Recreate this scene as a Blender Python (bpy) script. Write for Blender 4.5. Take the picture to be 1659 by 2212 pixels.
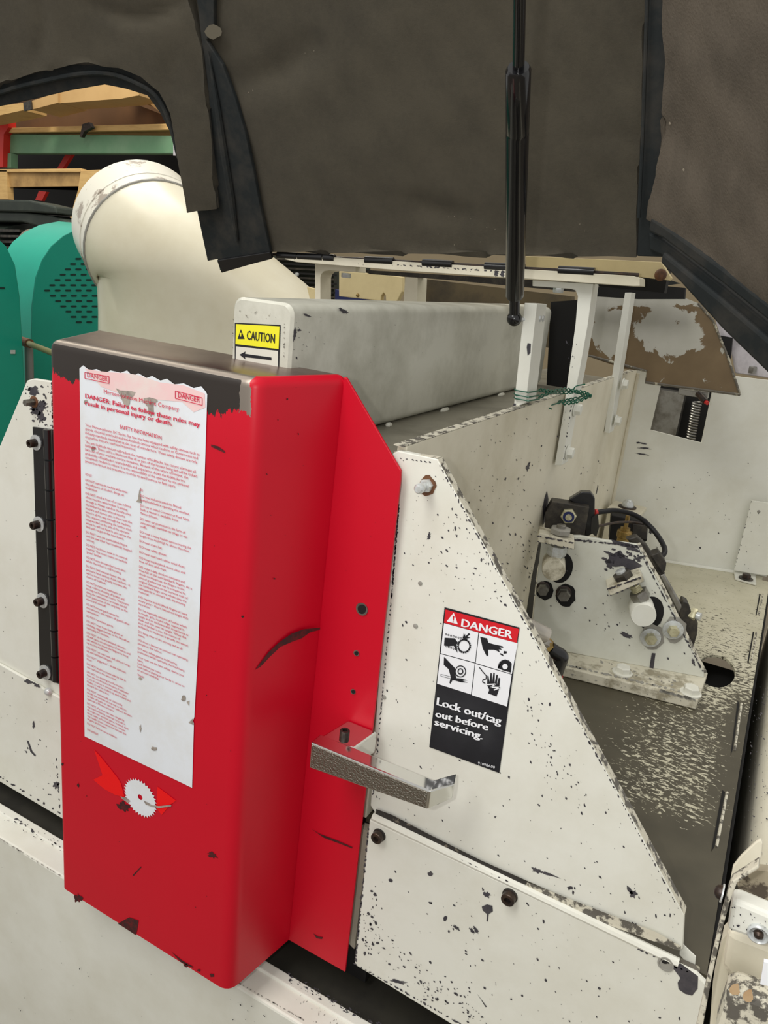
import bpy, bmesh, math, random
import numpy as np
from mathutils import Vector, Matrix
random.seed(7)
for o in list(bpy.data.objects): bpy.data.objects.remove(o)
SC=bpy.context.scene; COL=SC.collection
# ---------------------------------------------------------------- camera (measured from the photograph's vanishing points)
W,H,F=1659.,2212.,1655.25
R=np.array([[0.87371968,0.47639568,0.09829078],[0.22809467,-0.22277668,-0.94780978],[-0.42963559,0.85053966,-0.30330769]])
CAM=np.array([0.388,-0.8,1.65])
cd=bpy.data.cameras.new('camera'); cam=bpy.data.objects.new('camera',cd); COL.objects.link(cam)
cd.sensor_fit='HORIZONTAL'; cd.sensor_width=36; cd.lens=36*F/W; cd.clip_start=.01; cd.clip_end=60
M=Matrix.Identity(4)
for i in range(3):
    M[i][0]=R[0][i]; M[i][1]=-R[1][i]; M[i][2]=-R[2][i]; M[i][3]=CAM[i]
cam.matrix_world=M; SC.camera=cam
SC.view_settings.view_transform='Standard'; SC.view_settings.look='None'
SC.view_settings.exposure=0.14; SC.view_settings.gamma=1; SC.view_settings.use_curve_mapping=False
# ---------------------------------------------------------------- world and lights
wd=bpy.data.worlds.new('world'); SC.world=wd; wd.use_nodes=True
wd.node_tree.nodes['Background'].inputs[0].default_value=(1.0,.985,.95,1); wd.node_tree.nodes['Background'].inputs[1].default_value=0.58
def light(name,kind,loc,energy,color=(1,1,1),size=1,sizey=None,target=None):
    l=bpy.data.lights.new(name,kind); l.energy=energy; l.color=color
    if kind=='AREA':
        l.size=size
        if sizey: l.shape='RECTANGLE'; l.size_y=sizey
    else: l.shadow_soft_size=size
    o=bpy.data.objects.new(name,l); COL.objects.link(o); o.location=loc
    if target is not None: o.rotation_euler=(Vector(target)-Vector(loc)).to_track_quat('-Z','Y').to_euler()
    return o
light('phone_flash','POINT',tuple(CAM+R[0]*-.075-R[1]*.02),9.0,(1,.98,.95),.012)
light('ceiling_lamp','AREA',(-.8,-1.9,4.2),80,(1,.985,.95),1.2,2.4,(0,.0,1.0))
light('ceiling_lamp','AREA',(-3.4,1.6,4.6),105,(1,.95,.84),1.2,2.4,(-3.2,2.4,1.0))
light('ceiling_lamp','AREA',(1.4,3.2,4.4),22,(1,.94,.80),1.2,2.4,(-.2,1.6,1.3))
# ---------------------------------------------------------------- materials
def lin(c):
    return tuple(((v/255)/12.92 if v/255<=.04045 else ((v/255+.055)/1.055)**2.4) for v in c)+(1,)
MATS={}
def mat(name,col,rough=.45,metal=0,dirt=None,dirt_amt=.5,scale=8,bump=0,bscale=60,spec=.4,stretch=(1,1,1),coat=0,alpha=1,trans=0,thr=.55,soft=.12):
    if name in MATS: return MATS[name]
    m=bpy.data.materials.new(name); m.use_nodes=True; nt=m.node_tree; N=nt.nodes; L=nt.links; b=N['Principled BSDF']
    b.inputs['Roughness'].default_value=rough; b.inputs['Metallic'].default_value=metal; b.inputs['Specular IOR Level'].default_value=spec
    b.inputs['Coat Weight'].default_value=coat; b.inputs['Alpha'].default_value=alpha; b.inputs['Transmission Weight'].default_value=trans
    b.inputs['Base Color'].default_value=lin(col)
    tc=N.new('ShaderNodeTexCoord'); mp=N.new('ShaderNodeMapping'); mp.inputs['Scale'].default_value=stretch; L.new(tc.outputs['Object'],mp.inputs[0])
    if dirt:
        n=N.new('ShaderNodeTexNoise'); n.inputs['Scale'].default_value=scale; n.inputs['Detail'].default_value=7; n.inputs['Roughness'].default_value=.65; L.new(mp.outputs[0],n.inputs[0])
        r=N.new('ShaderNodeMapRange'); r.inputs['From Min'].default_value=thr-soft; r.inputs['From Max'].default_value=thr+soft; r.inputs['To Max'].default_value=dirt_amt; L.new(n.outputs[0],r.inputs[0])
        x=N.new('ShaderNodeMix'); x.data_type='RGBA'; x.inputs[6].default_value=lin(col); x.inputs[7].default_value=lin(dirt); L.new(r.outputs[0],x.inputs[0]); L.new(x.outputs[2],b.inputs['Base Color'])
    if bump:
        n2=N.new('ShaderNodeTexNoise'); n2.inputs['Scale'].default_value=bscale; n2.inputs['Detail'].default_value=4; L.new(mp.outputs[0],n2.inputs[0])
        bp=N.new('ShaderNodeBump'); bp.inputs['Strength'].default_value=bump; bp.inputs['Distance'].default_value=.002; L.new(n2.outputs[0],bp.inputs['Height']); L.new(bp.outputs[0],b.inputs['Normal'])
    MATS[name]=m; return m
cream=mat('cream_paint',(223,223,213),.42,dirt=(200,197,180),dirt_amt=.5,scale=5,bump=.12,bscale=35)
cream2=mat('cream_paint_inside',(220,214,194),.45,dirt=(182,173,146),dirt_amt=.6,scale=4,bump=.12,bscale=30)
beamp=mat('grey_beam_paint',(204,203,190),.33,dirt=(150,148,132),dirt_amt=.7,scale=6,bump=.15,bscale=25)
worn=mat('worn_cream_edge',(205,200,182),.5,dirt=(84,80,74),dirt_amt=.95,scale=75,thr=.52,soft=.03,bump=.3,bscale=120)
wornbare=mat('worn_grey_edge',(104,99,90),.5,.3,dirt=(190,185,165),dirt_amt=.9,scale=60,thr=.58,soft=.03,bump=.3)
chipm=mat('chipped_primer',(58,56,62),.6,dirt=(92,88,90),dirt_amt=.6,scale=40)
redchip=mat('chipped_red',(52,22,24),.6,dirt=(110,10,20),dirt_amt=.7,scale=120)
bare=mat('bare_steel',(150,148,142),.35,.85,dirt=(90,82,70),dirt_amt=.7,scale=25,bump=.2)
zinc=mat('zinc_bolt',(204,208,208),.3,.3,dirt=(150,146,132),dirt_amt=.5,scale=120)
yzinc=mat('yellow_zinc',(196,192,160),.3,.35,dirt=(120,104,74),dirt_amt=.5,scale=120)
blackox=mat('black_oxide',(48,42,40),.4,.5,dirt=(92,70,52),dirt_amt=.5,scale=90)
blackp=mat('black_paint',(22,22,24),.3,0,coat=.3)
strutm=mat('strut_black',(14,14,17),.22,0,coat=.5)
blackdirty=mat('greasy_black',(44,41,38),.45,.1,dirt=(84,78,66),dirt_amt=.6,scale=45,bump=.3)
rubber=mat('rubber_seal',(38,42,43),.75,spec=.25,dirt=(72,68,62),dirt_amt=.6,scale=14,bump=.3,bscale=50)
chrome=mat('chrome',(215,215,212),.1,1)
hammer=mat('hammered_chrome',(150,146,136),.28,1,bump=1.0,bscale=420)
white=mat('label_white',(222,226,232),.4,dirt=(208,206,200),dirt_amt=.5,scale=14)
pinkw=mat('label_faded_pink',(232,196,196),.4,dirt=(226,214,208),dirt_amt=.9,scale=22)
torn=mat('label_torn_back',(168,158,148),.6,dirt=(110,102,98),dirt_amt=.8,scale=80)
redink=mat('red_ink',(205,40,72),.4)
redink2=mat('bright_red_print',(232,0,10),.35)
signred=mat('sign_red',(206,28,40),.4)
signwhite=mat('sign_white',(232,234,238),.4)
signblack=mat('sign_black',(26,27,32),.45,dirt=(44,44,50),dirt_amt=.5,scale=20)
signyellow=mat('sign_yellow',(232,226,44),.4)
signlabelw=mat('label_silver',(214,212,200),.4)
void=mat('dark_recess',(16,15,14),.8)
greasegap=mat('dark_grease_and_gap',(44,42,34),.7,dirt=(26,24,20),dirt_amt=.8,scale=14)  # shared by real grease marks and the darkened boxes in the bed gap
teal=mat('teal_paint',(16,150,128),.35,dirt=(20,138,120),dirt_amt=.5,scale=4)
tealslot=mat('slot_dark',(12,48,42),.7)
wood=mat('pallet_wood',(208,172,112),.7,dirt=(176,136,82),dirt_amt=.6,scale=6,stretch=(1,1,8))
rackshade=mat('rack_shade_brown',(92,64,38),.7,dirt=(110,76,44),dirt_amt=.6,scale=3)  # brown with the shade under the top boxes put into the colour
card=mat('cardboard',(196,160,108),.8,dirt=(176,140,90),dirt_amt=.5,scale=3)
rackg=mat('rack_green',(98,140,106),.5,dirt=(128,158,128),dirt_amt=.6,scale=3)
rackr=mat('rack_red',(196,40,30),.5)
motor=mat('motor_green_black',(34,42,36),.5,dirt=(60,66,56),dirt_amt=.5,scale=8)
ductm=mat('duct_cream',(214,208,186),.33,dirt=(196,186,158),dirt_amt=.6,scale=2.2,bump=.1,bscale=6)
ductc=mat('duct_collar_scratched',(218,214,200),.3,dirt=(140,126,112),dirt_amt=.85,scale=9,thr=.585,soft=.02,bump=.15,bscale=20)
greywear=mat('grey_wear',(150,148,140),.5,dirt=(120,116,108),dirt_amt=.6,scale=30)
brass=mat('brass',(164,138,84),.35,.8,dirt=(90,74,46),dirt_amt=.6,scale=120)
wire=mat('green_wire',(16,84,62),.4)
clear=mat('clear_plastic',(220,214,204),.15,0,trans=.6,spec=.6)
creamy=mat('cream_yellow_guard',(226,208,158),.45,dirt=(206,186,138),dirt_amt=.5,scale=12)
bluem=mat('nylon_blue',(24,34,84),.5)
redtip=mat('red_cap',(190,40,36),.5)
concrete=mat('concrete_floor',(120,112,98),.6,dirt=(98,90,78),dirt_amt=.6,scale=2)
wallm=mat('warehouse_wall',(150,136,110),.8,dirt=(130,116,92),dirt_amt=.5,scale=1)
alum=mat('aluminium_slab',(196,192,196),.4,.4,dirt=(130,122,128),dirt_amt=.5,scale=18)
rust=mat('rust_brown',(112,74,46),.6,dirt=(60,44,34),dirt_amt=.7,scale=90)
def foam():
    m=mat('foam_lining',(82,77,66),.95,dirt=(62,59,52),dirt_amt=.7,scale=5,spec=.1,bump=.5,bscale=160); return m
foamm=foam(); [setattr(n.inputs['Detail'],'default_value',15) or setattr(n.inputs['Roughness'],'default_value',.85) for n in foamm.node_tree.nodes if n.type=='TEX_NOISE']; foamm.node_tree.nodes['Principled BSDF'].inputs['Sheen Weight'].default_value=.1
foamr=mat('foam_lining_right',(98,90,80),.95,dirt=(80,74,66),dirt_amt=.7,scale=6,spec=.1,bump=.5,bscale=160,stretch=(3,3,1))
foamt=mat('torn_foam',(150,140,124),.9,dirt=(110,102,90),dirt_amt=.6,scale=40)
def red_material():
    m=bpy.data.materials.new('red_door_paint'); m.use_nodes=True; nt=m.node_tree; N=nt.nodes; L=nt.links; b=N['Principled BSDF']
    tc=N.new('ShaderNodeTexCoord'); sp=N.new('ShaderNodeSeparateXYZ'); L.new(tc.outputs['Object'],sp.inputs[0])
    def math_(op,a,bv=None):
        n=N.new('ShaderNodeMath'); n.operation=op
        for i,v in enumerate((a,bv)):
            if v is None: continue
            if isinstance(v,(int,float)): n.inputs[i].default_value=v
            else: L.new(v,n.inputs[i])
        return n.outputs[0]
    def noise(sc,det=6,st=(1,1,1)):
        mp=N.new('ShaderNodeMapping'); mp.inputs['Scale'].default_value=st; L.new(tc.outputs['Object'],mp.inputs[0])
        n=N.new('ShaderNodeTexNoise'); n.inputs['Scale'].default_value=sc; n.inputs['Detail'].default_value=det; n.inputs['Roughness'].default_value=.7; L.new(mp.outputs[0],n.inputs[0]); return n.outputs[0]
    # object origin is at the door's bottom: local z 0.87 is the top, local x is world x
    jag=math_('MULTIPLY',math_('SUBTRACT',noise(34,8,(1,1,.45)),.5),.075)
    zz=math_('ADD',sp.outputs[2],jag)
    xx=math_('ADD',sp.outputs[0],math_('MULTIPLY',jag,.6))
    m1=math_('GREATER_THAN',zz,.8255); m2=math_('LESS_THAN',xx,-.126); worn_=math_('MULTIPLY',m1,m2)
    shiny=math_('MULTIPLY',worn_,math_('MAXIMUM',math_('GREATER_THAN',sp.outputs[2],.8655),math_('GREATER_THAN',math_('ADD',sp.outputs[0],math_('MULTIPLY',jag,.3)),-.142)))
    c1=N.new('ShaderNodeMix'); c1.data_type='RGBA'; c1.inputs[6].default_value=lin((200,2,36)); c1.inputs[7].default_value=lin((184,2,30)); L.new(noise(3),c1.inputs[0])
    c2=N.new('ShaderNodeMix'); c2.data_type='RGBA'; L.new(worn_,c2.inputs[0]); L.new(c1.outputs[2],c2.inputs[6]); c2.inputs[7].default_value=lin((44,38,34))
    c3=N.new('ShaderNodeMix'); c3.data_type='RGBA'; L.new(shiny,c3.inputs[0]); L.new(c2.outputs[2],c3.inputs[6]); c3.inputs[7].default_value=lin((150,140,130))
    L.new(c3.outputs[2],b.inputs['Base Color'])
    L.new(math_('MULTIPLY',shiny,.85),b.inputs['Metallic'])
    b.inputs['Roughness'].default_value=.40; b.inputs['Specular IOR Level'].default_value=.35; b.inputs['Coat Weight'].default_value=.0; b.inputs['Coat Roughness'].default_value=.2
    bp=N.new('ShaderNodeBump'); bp.inputs['Strength'].default_value=.12; bp.inputs['Distance'].default_value=.002; L.new(noise(14,3),bp.inputs['Height']); L.new(bp.outputs[0],b.inputs['Normal'])
    return m
redp=red_material()
capm=mat('worn_door_top',(134,112,104),.3,.75,dirt=(84,40,44),dirt_amt=.8,scale=9,bump=.15,bscale=60)
def wear_material(name,paint,dark,scale,stretch):
    m=bpy.data.materials.new(name); m.use_nodes=True; nt=m.node_tree; N=nt.nodes; L=nt.links; b=N['Principled BSDF']
    tc=N.new('ShaderNodeTexCoord'); mp=N.new('ShaderNodeMapping'); mp.inputs['Scale'].default_value=stretch; mp.inputs['Rotation'].default_value=(0,0,.25); L.new(tc.outputs['Object'],mp.inputs[0])
    n=N.new('ShaderNodeTexNoise'); n.inputs['Scale'].default_value=scale; n.inputs['Detail'].default_value=6; n.inputs['Roughness'].default_value=.68; n.inputs['Distortion'].default_value=.5; L.new(mp.outputs[0],n.inputs[0])
    at=N.new('ShaderNodeAttribute'); at.attribute_name='wear'
    s=N.new('ShaderNodeMath'); s.operation='SUBTRACT'; L.new(n.outputs[0],s.inputs[0]); L.new(at.outputs['Fac'],s.inputs[1])
    r=N.new('ShaderNodeMapRange'); r.inputs['From Min'].default_value=-.012; r.inputs['From Max'].default_value=.012; L.new(s.outputs[0],r.inputs[0])
    n3=N.new('ShaderNodeTexNoise'); n3.inputs['Scale'].default_value=14; n3.inputs['Detail'].default_value=6; L.new(tc.outputs['Object'],n3.inputs[0])
    x0=N.new('ShaderNodeMix'); x0.data_type='RGBA'; x0.inputs[6].default_value=lin((dark[0]-16,dark[1]-16,dark[2]-15)); x0.inputs[7].default_value=lin((dark[0]+22,dark[1]+20,dark[2]+18)); L.new(n3.outputs[0],x0.inputs[0])
    x1=N.new('ShaderNodeMix'); x1.data_type='RGBA'; x1.inputs[6].default_value=lin(paint); x1.inputs[7].default_value=lin((paint[0]-34,paint[1]-34,paint[2]-40)); L.new(n3.outputs[0],x1.inputs[0])
    x=N.new('ShaderNodeMix'); x.data_type='RGBA'; L.new(r.outputs[0],x.inputs[0]); L.new(x0.outputs[2],x.inputs[6]); L.new(x1.outputs[2],x.inputs[7]); L.new(x.outputs[2],b.inputs['Base Color'])
    b.inputs['Roughness'].default_value=.5
    bp=N.new('ShaderNodeBump'); bp.inputs['Strength'].default_value=.25; bp.inputs['Distance'].default_value=.001; L.new(r.outputs[0],bp.inputs['Height']); L.new(bp.outputs[0],b.inputs['Normal'])
    return m
deckm=wear_material('worn_deck_paint',(208,203,182),(66,62,48),85,(1,1.8,1))
chutem=wear_material('worn_chute_steel',(190,188,180),(102,84,56),16,(1,1,1))
# ---------------------------------------------------------------- geometry helpers
def PY(y): return (np.array([0,y,0.]),np.array([0,-1.,0]))
def PX(x): return (np.array([x,0,0.]),np.array([1.,0,0]))
def PZ(z): return (np.array([0,0,float(z)]),np.array([0,0,1.]))
def VP(a,b):   # vertical plane through two points, normal towards the camera side
    a=np.array(a,float); b=np.array(b,float); d=b-a; n=np.array([d[1],-d[0],0]); n/=np.linalg.norm(n); return (a,n)
def on(px,py,pl,off=0):
    v=np.array([(px-W/2)/F,(py-H/2)/F,1.]); r=R.T@v; p,n=pl; t=((p-CAM)@n)/(r@n); return CAM+t*r+n*off
def pr(n,p):    # n photo pixels at the distance of p, in metres
    return n*float(R[2]@(np.array(p)-CAM))/F
def V(p): return Vector((float(p[0]),float(p[1]),float(p[2])))
def thing(name,label,cat,loc,group=None):
    o=bpy.data.objects.new(name,None); COL.objects.link(o); o.location=V(loc); o.empty_display_size=.05
    o['label']=label; o['category']=cat
    if group: o['group']=group
    return o
def rootloc(p):
    l=Vector((0,0,0))
    while p is not None: l=l+p.location; p=p.parent
    return l
def tag(o,label=None,cat=None,group=None,kind=None):
    if label: o['label']=label
    if cat: o['category']=cat
    if group: o['group']=group
    if kind: o['kind']=kind
    return o
def obj(name,bm,m,parent=None,smooth=False,bevel=0,kind=None,label=None,seg=2,origin=None):
    """Link a bmesh built in world coordinates as one object; its origin follows its parent."""
    bmesh.ops.recalc_face_normals(bm,faces=bm.faces[:]) if kind not in ('flat','stuff') else None
    me=bpy.data.meshes.new(name); 
    off=rootloc(parent) if parent is not None else Vector(origin or (0,0,0))
    bmesh.ops.translate(bm,verts=bm.verts[:],vec=-off)
    bm.to_mesh(me); bm.free()
    for x in (m if isinstance(m,(list,tuple)) else [m]): me.materials.append(x)
    o=bpy.data.objects.new(name,me); COL.objects.link(o)
    if parent is not None: o.parent=parent
    else: o.location=off
    if smooth or bevel: me.shade_smooth() if not bevel else None
    if smooth:
        me.set_sharp_from_angle(angle=math.radians(38))
    if bevel:
        md=o.modifiers.new('bevel','BEVEL'); md.width=bevel; md.segments=seg; md.limit_method='ANGLE'; md.angle_limit=math.radians(35); md.harden_normals=False
    if kind and kind!='flat': o['kind']=kind
    if label: o['label']=label
    return o
def split_edges(o):
    md=o.modifiers.new('sharp_rim','EDGE_SPLIT'); md.split_angle=math.radians(50)
def prism(bm,pts,vec):
    a=[bm.verts.new(V(p)) for p in pts]; b=[bm.verts.new(V(np.array(p)+np.array(vec))) for p in pts]
    bm.faces.new(a); bm.faces.new(b[::-1]); n=len(a)
    for i in range(n): bm.faces.new((a[i],b[i],b[(i+1)%n],a[(i+1)%n]))
def slab(name,px,pl,th,m,parent=None,off=0,**k):
    bm=bmesh.new(); prism(bm,[on(x,y,pl,off) for x,y in px],-pl[1]*th); return obj(name,bm,m,parent,**k)
def box(bm,c,s,rz=0):
    mt=Matrix.Translation(V(c))@Matrix.Rotation(rz,4,'Z')@Matrix.Diagonal((s[0],s[1],s[2],1)); bmesh.ops.create_cube(bm,size=1,matrix=mt)
def boxo(name,lo,hi,m,parent=None,**k):
    bm=bmesh.new(); lo=np.array(lo,float); hi=np.array(hi,float); box(bm,(lo+hi)/2,hi-lo); return obj(name,bm,m,parent,**k)
def frame(d):
    d=V(d).normalized(); up=Vector((0,0,1)) if abs(d.z)<.9 else Vector((1,0,0)); u=up.cross(d).normalized(); v=d.cross(u); return d,u,v
def lathe(bm,p,d,prof,n=20,rot=0):
    """prof: (radius, height along d) list; closed caps."""
    d,u,v=frame(d); rings=[]
    for r,h in prof:
        rings.append([bm.verts.new(V(p)+d*h+(u*math.cos(2*math.pi*i/n+rot)+v*math.sin(2*math.pi*i/n+rot))*r) for i in range(n)])
    for a,b in zip(rings,rings[1:]):
        for i in range(n): bm.faces.new((a[i],a[(i+1)%n],b[(i+1)%n],b[i]))
    bm.faces.new(rings[0][::-1]); bm.faces.new(rings[-1])
def cyl(bm,a,b,r,n=20,r2=None):
    a=np.array(a,float); b=np.array(b,float); d=b-a; L=np.linalg.norm(d); lathe(bm,a,d/L,[(r,0),(r2 or r,L)],n)
def tube(bm,pts,r,n=10,caps=True):
    pts=[V(p) for p in pts]; rings=[]; u=None
    for i,p in enumerate(pts):
        t=(pts[min(i+1,len(pts)-1)]-pts[max(i-1,0)]).normalized()
        if u is None: u=t.orthogonal().normalized()
        u=(u-t*u.dot(t)).normalized(); v=t.cross(u); rr=r[i] if isinstance(r,(list,tuple)) else r
        rings.append([bm.verts.new(p+(u*math.cos(2*math.pi*k/n)+v*math.sin(2*math.pi*k/n))*rr) for k in range(n)])
    for a,b in zip(rings,rings[1:]):
        for k in range(n): bm.faces.new((a[k],a[(k+1)%n],b[(k+1)%n],b[k]))
    if caps: bm.faces.new(rings[0][::-1]); bm.faces.new(rings[-1])
def spline(P,n=8):
    P=[np.array(p,float) for p in P]; Q=[2*P[0]-P[1]]+P+[2*P[-1]-P[-2]]; out=[]
    for i in range(1,len(Q)-2):
        for k in range(n):
            t=k/n; out.append(.5*((2*Q[i])+(-Q[i-1]+Q[i+1])*t+(2*Q[i-1]-5*Q[i]+4*Q[i+1]-Q[i+2])*t*t+(-Q[i-1]+3*Q[i]-3*Q[i+1]+Q[i+2])*t**3))
    out.append(P[-1]); return out
def flatpoly(bm,pts):
    f=bm.faces.new([bm.verts.new(V(p)) for p in pts]); return f
def decal(name,polys,pl,off,m,parent,**k):
    """flat print or sticker lying on a flat surface"""
    bm=bmesh.new()
    for poly in polys:
        f=flatpoly(bm,[on(x,y,pl,off) for x,y in poly]); f.normal_update()
        if f.normal.dot(V(pl[1]))<0: f.normal_flip()
    return obj(name,bm,m,parent,kind='flat',**k)
def ellipse(cx,cy,rx,ry,n=24,a=0,t0=0,t1=360):
    ca,sa=math.cos(math.radians(a)),math.sin(math.radians(a)); o=[]
    full=abs(t1-t0)>=360
    for i in range(n if full else n+1):
        t=math.radians(t0+(t1-t0)*i/n); x,y=rx*math.cos(t),ry*math.sin(t); o.append((cx+x*ca-y*sa,cy+x*sa+y*ca))
    return o
def inside(x,y,poly):
    c=False; j=len(poly)-1
    for i in range(len(poly)):
        xi,yi=poly[i]; xj,yj=poly[j]
        if (yi>y)!=(yj>y) and x<(xj-xi)*(y-yi)/(yj-yi)+xi: c=not c
        j=i
    return c
def blob(cx,cy,rx,ry,a=0,jag=.35,n=9):
    if max(rx,ry)>6 and n==9: n=22; jag=.42
    ca,sa=math.cos(math.radians(a)),math.sin(math.radians(a)); o=[]
    for i in range(n):
        t=2*math.pi*i/n; k=1-jag+2*jag*random.random(); x,y=rx*k*math.cos(t),ry*k*math.sin(t); o.append((cx+x*ca-y*sa,cy+x*sa+y*ca))
    return o
def chips(parent,pl,spec,off=.0004,m=None,name='paint_chip_field',extra=(),excl=None,label=None):
    """spec: (region polygon, count, min size, max size, direction in degrees, elongation) in photo pixels"""
    polys=list(extra)
    for reg,n,s0,s1,a,el in spec:
        xs=[p[0] for p in reg]; ys=[p[1] for p in reg]; c=0; g=0
        while c<n and g<n*60:
            g+=1; x=random.uniform(min(xs),max(xs)); y=random.uniform(min(ys),max(ys))
            if not inside(x,y,reg) or (excl and any(inside(x,y,e) for e in excl)): continue
            s=(s0+(s1-s0)*random.random()**3)*.68
            polys.append(blob(x,y,s*el**.5,s/el**.5,a+random.uniform(-35,35),.4,7)); c+=1
    return decal(name,polys,pl,off,m or chipm,parent,label=label) if not polys else tag(decal(name,polys,pl,off,m or chipm,parent,label=label),kind='stuff')
def edge_chips(a,b,step,s0,s1,side=0):
    """ragged chips along an edge from pixel a to pixel b"""
    a=np.array(a,float); b=np.array(b,float); L=np.linalg.norm(b-a); ang=math.degrees(math.atan2(*(b-a)[::-1])); o=[]; t=0
    while t<L:
        p=a+(b-a)*t/L; s=random.uniform(s0,s1)*.75
        nx,ny=-(b-a)[1]/L,(b-a)[0]/L; k=side*s*.5
        o.append(blob(p[0]+nx*k,p[1]+ny*k,s*random.uniform(.8,1.8),s*.6,ang+random.uniform(-25,25),.35,8)); t+=step*random.uniform(.4,1.6)
    return o
def bolt(parent,p,d,r,h,m,washer=0,wm=None,kind='hex',name='bolt',label=None,cap=None,rot=.2):
    p=np.array(p,float); d=np.array(d,float)/np.linalg.norm(d); bm=bmesh.new(); w=0
    if washer:
        w=r*.22
    if kind=='hex':
        lathe(bm,p+d*w,d,[(r,0),(r,h*.82),(r*.86,h)],6,rot)
    elif kind=='socket':
        dd,u,v=frame(d); n=18
        prof=[(r,0),(r,h*.9),(r*.9,h),(r*.5,h),(r*.5,h*.5)]
        lathe(bm,p+d*w,d,prof,n)
    elif kind=='dome':
        lathe(bm,p+d*w,d,[(r,0),(r*.98,h*.3),(r*.85,h*.6),(r*.55,h*.88),(r*.2,h)],16)
    elif kind=='cyl':
        lathe(bm,p+d*w,d,[(r,0),(r,h*.94),(r*.94,h)],24)
    o=obj(name,bm,m,parent,smooth=True,label=label)
    if washer:
        b2=bmesh.new(); lathe(b2,p,d,[(washer,0),(washer,w*.8),(washer*.93,w)],24); obj('washer',b2,wm or m,o if parent is not None else None,smooth=True)
    return o
def text(bm,s,p0,p1,pl,h,off=.0006,bold=0,fit=True,up=None,align=0):
    """write s along p0->p1 on plane pl; h = cap height in metres"""
    cu=bpy.data.curves.new('t','FONT'); cu.body=s; cu.size=1;  cu.resolution_u=2; cu.fill_mode='FRONT'
    o=bpy.data.objects.new('t',cu); COL.objects.link(o); dg=bpy.context.evaluated_depsgraph_get(); dg.update()
    me=bpy.data.meshes.new_from_object(o.evaluated_get(dg)); bpy.data.objects.remove(o); bpy.data.curves.remove(cu)
    co=np.array([v.co[:] for v in me.vertices]); 
    if len(co)==0: return
    w=co[:,0].max()-co[:,0].min(); x0=co[:,0].min()
    p0=np.array(p0);p1=np.array(p1); L=np.linalg.norm(p1-p0); u=(p1-p0)/L; n=pl[1]; v=np.cross(n,u); 
    if up is not None: v=up
    sy=h/.7; sx=L/w if fit is True else fit*sy
    for sh in ((0,) if bold<.003 else (-bold,0,bold)):
        vs=[bm.verts.new(V(p0+n*(off+sh*.0004)+u*((c[0]-x0+sh)*sx)+v*((c[1]+sh*.35)*sy))) for c in co]
        for f in me.polygons:
            try: bm.faces.new([vs[i] for i in f.vertices])
            except ValueError: pass
    bpy.data.meshes.remove(me)
    return w*sx
# ---------------------------------------------------------------- the shop: floor, walls, ceiling side
tag(boxo('floor',(-9,-4,-.05),(4,8,0),concrete),kind='structure')
tag(boxo('wall_back',(-9,7.0,0),(4,7.1,5),wallm),kind='structure')
# ---------------------------------------------------------------- lower machine bed (bottom left)
t=thing('machine_bed','cream painted machine bed with a lipped front edge, lower left under the red door','bed',(-.3,-.05,0))
Z0=.60
A=[on(-120,1680,PZ(Z0)),on(900,2247,PZ(Z0))]
def ledge_line(p,q,z): return [on(p[0],p[1],PZ(z)),on(q[0],q[1],PZ(z))]
a0,a1=ledge_line((0,1747),(620,2095),Z0); b0,b1=ledge_line((0,1818),(640,2200),Z0)
ya=(a0[1]+a1[1])/2; yb=(b0[1]+b1[1])/2
bm=bmesh.new(); prism(bm,[(-1.15,yb,Z0),(-1.15,ya,Z0),(-1.15,ya,.0),(-1.15,yb,.0)],(1.63,0,0)); obj('front_face',bm,cream,t,bevel=.004)
bm=bmesh.new()
ym=ya+(yb-ya)*.28
prism(bm,[(-1.15,ya,Z0-.001),(-1.15,ya,Z0+.004),(-1.15,ym,Z0+.004),(-1.15,ym-.002,Z0-.001)],(1.63,0,0)); obj('lip_strip',bm,cream,t,bevel=.0015)
pb=PZ(Z0+.0046)
chips(t,pb,[([(0,1750),(0,1768),(132,1842),(132,1818)],36,1,5,30,2.2),([(620,2100),(850,2226),(880,2260),(620,2120)],110,1,5,32,2.2)])
chips(t,PZ(Z0+.0004),[([(640,2130),(640,2190),(760,2260),(830,2240)],60,.8,3,-60,3)],
      extra=edge_chips((0,1812),(132,1893),11,2,4)+edge_chips((515,2123),(660,2206),8,2,4),m=greywear,name='worn_edge')
chips(t,PY(yb),[([(0,1850),(0,2212),(480,2212),(480,2140),(150,1960)],26,.7,2.2,60,2),([(500,2150),(500,2212),(640,2212)],14,.7,3,20,2)],off=.003,name='paint_chip')
# recess between bed and cabinet; its darkness is put into the box colour
t=thing('cabinet_recess','dark gap between the cream bed lip and the panels above it','recess',(-.3,.1,.5))
boxo('back',(-1.2,.06,.585),(.452,.09,.895),greasegap,t)
boxo('bottom',(-1.2,ya+.001,.55),(.452,.06,.585),greasegap,t)
# ---------------------------------------------------------------- left guard panel
P0=PY(0)
t=thing('side_guard_panel','cream guard panel with a sloping top edge, left of the red door','panel',(-.7,0,.9))
slab('plate',[(58,822),(72,818),(122,826),(160,1526),(-140,1352),(-140,1160),(0,962)],P0,.008,cream,t,bevel=.0015)
b=bolt(t,on(74,868,P0),(0,-1,0),pr(8,(-.6,0,1.4)),.016,bare,washer=pr(13,(-.6,0,1.4)),wm=rust)
chips(t,P0,[([(60,825),(118,830),(118,925),(75,920),(50,870)],55,1.2,5,40,1.5),([(0,970),(50,870),(75,1000),(110,1480),(0,1420)],16,.7,2.4,40,1.5)],
   extra=[blob(74,845,12,9,20),blob(90,900,8,12,10),blob(84,880,18,12)]+edge_chips((112,828),(114,930),7,2,5)+edge_chips((60,1470),(120,1508),8,2,5))
t=thing('lower_side_panel','cream lower panel bolted below the guard panel, left of the red door','panel',(-.75,0,.7))
pl=PY(-.006)
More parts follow.
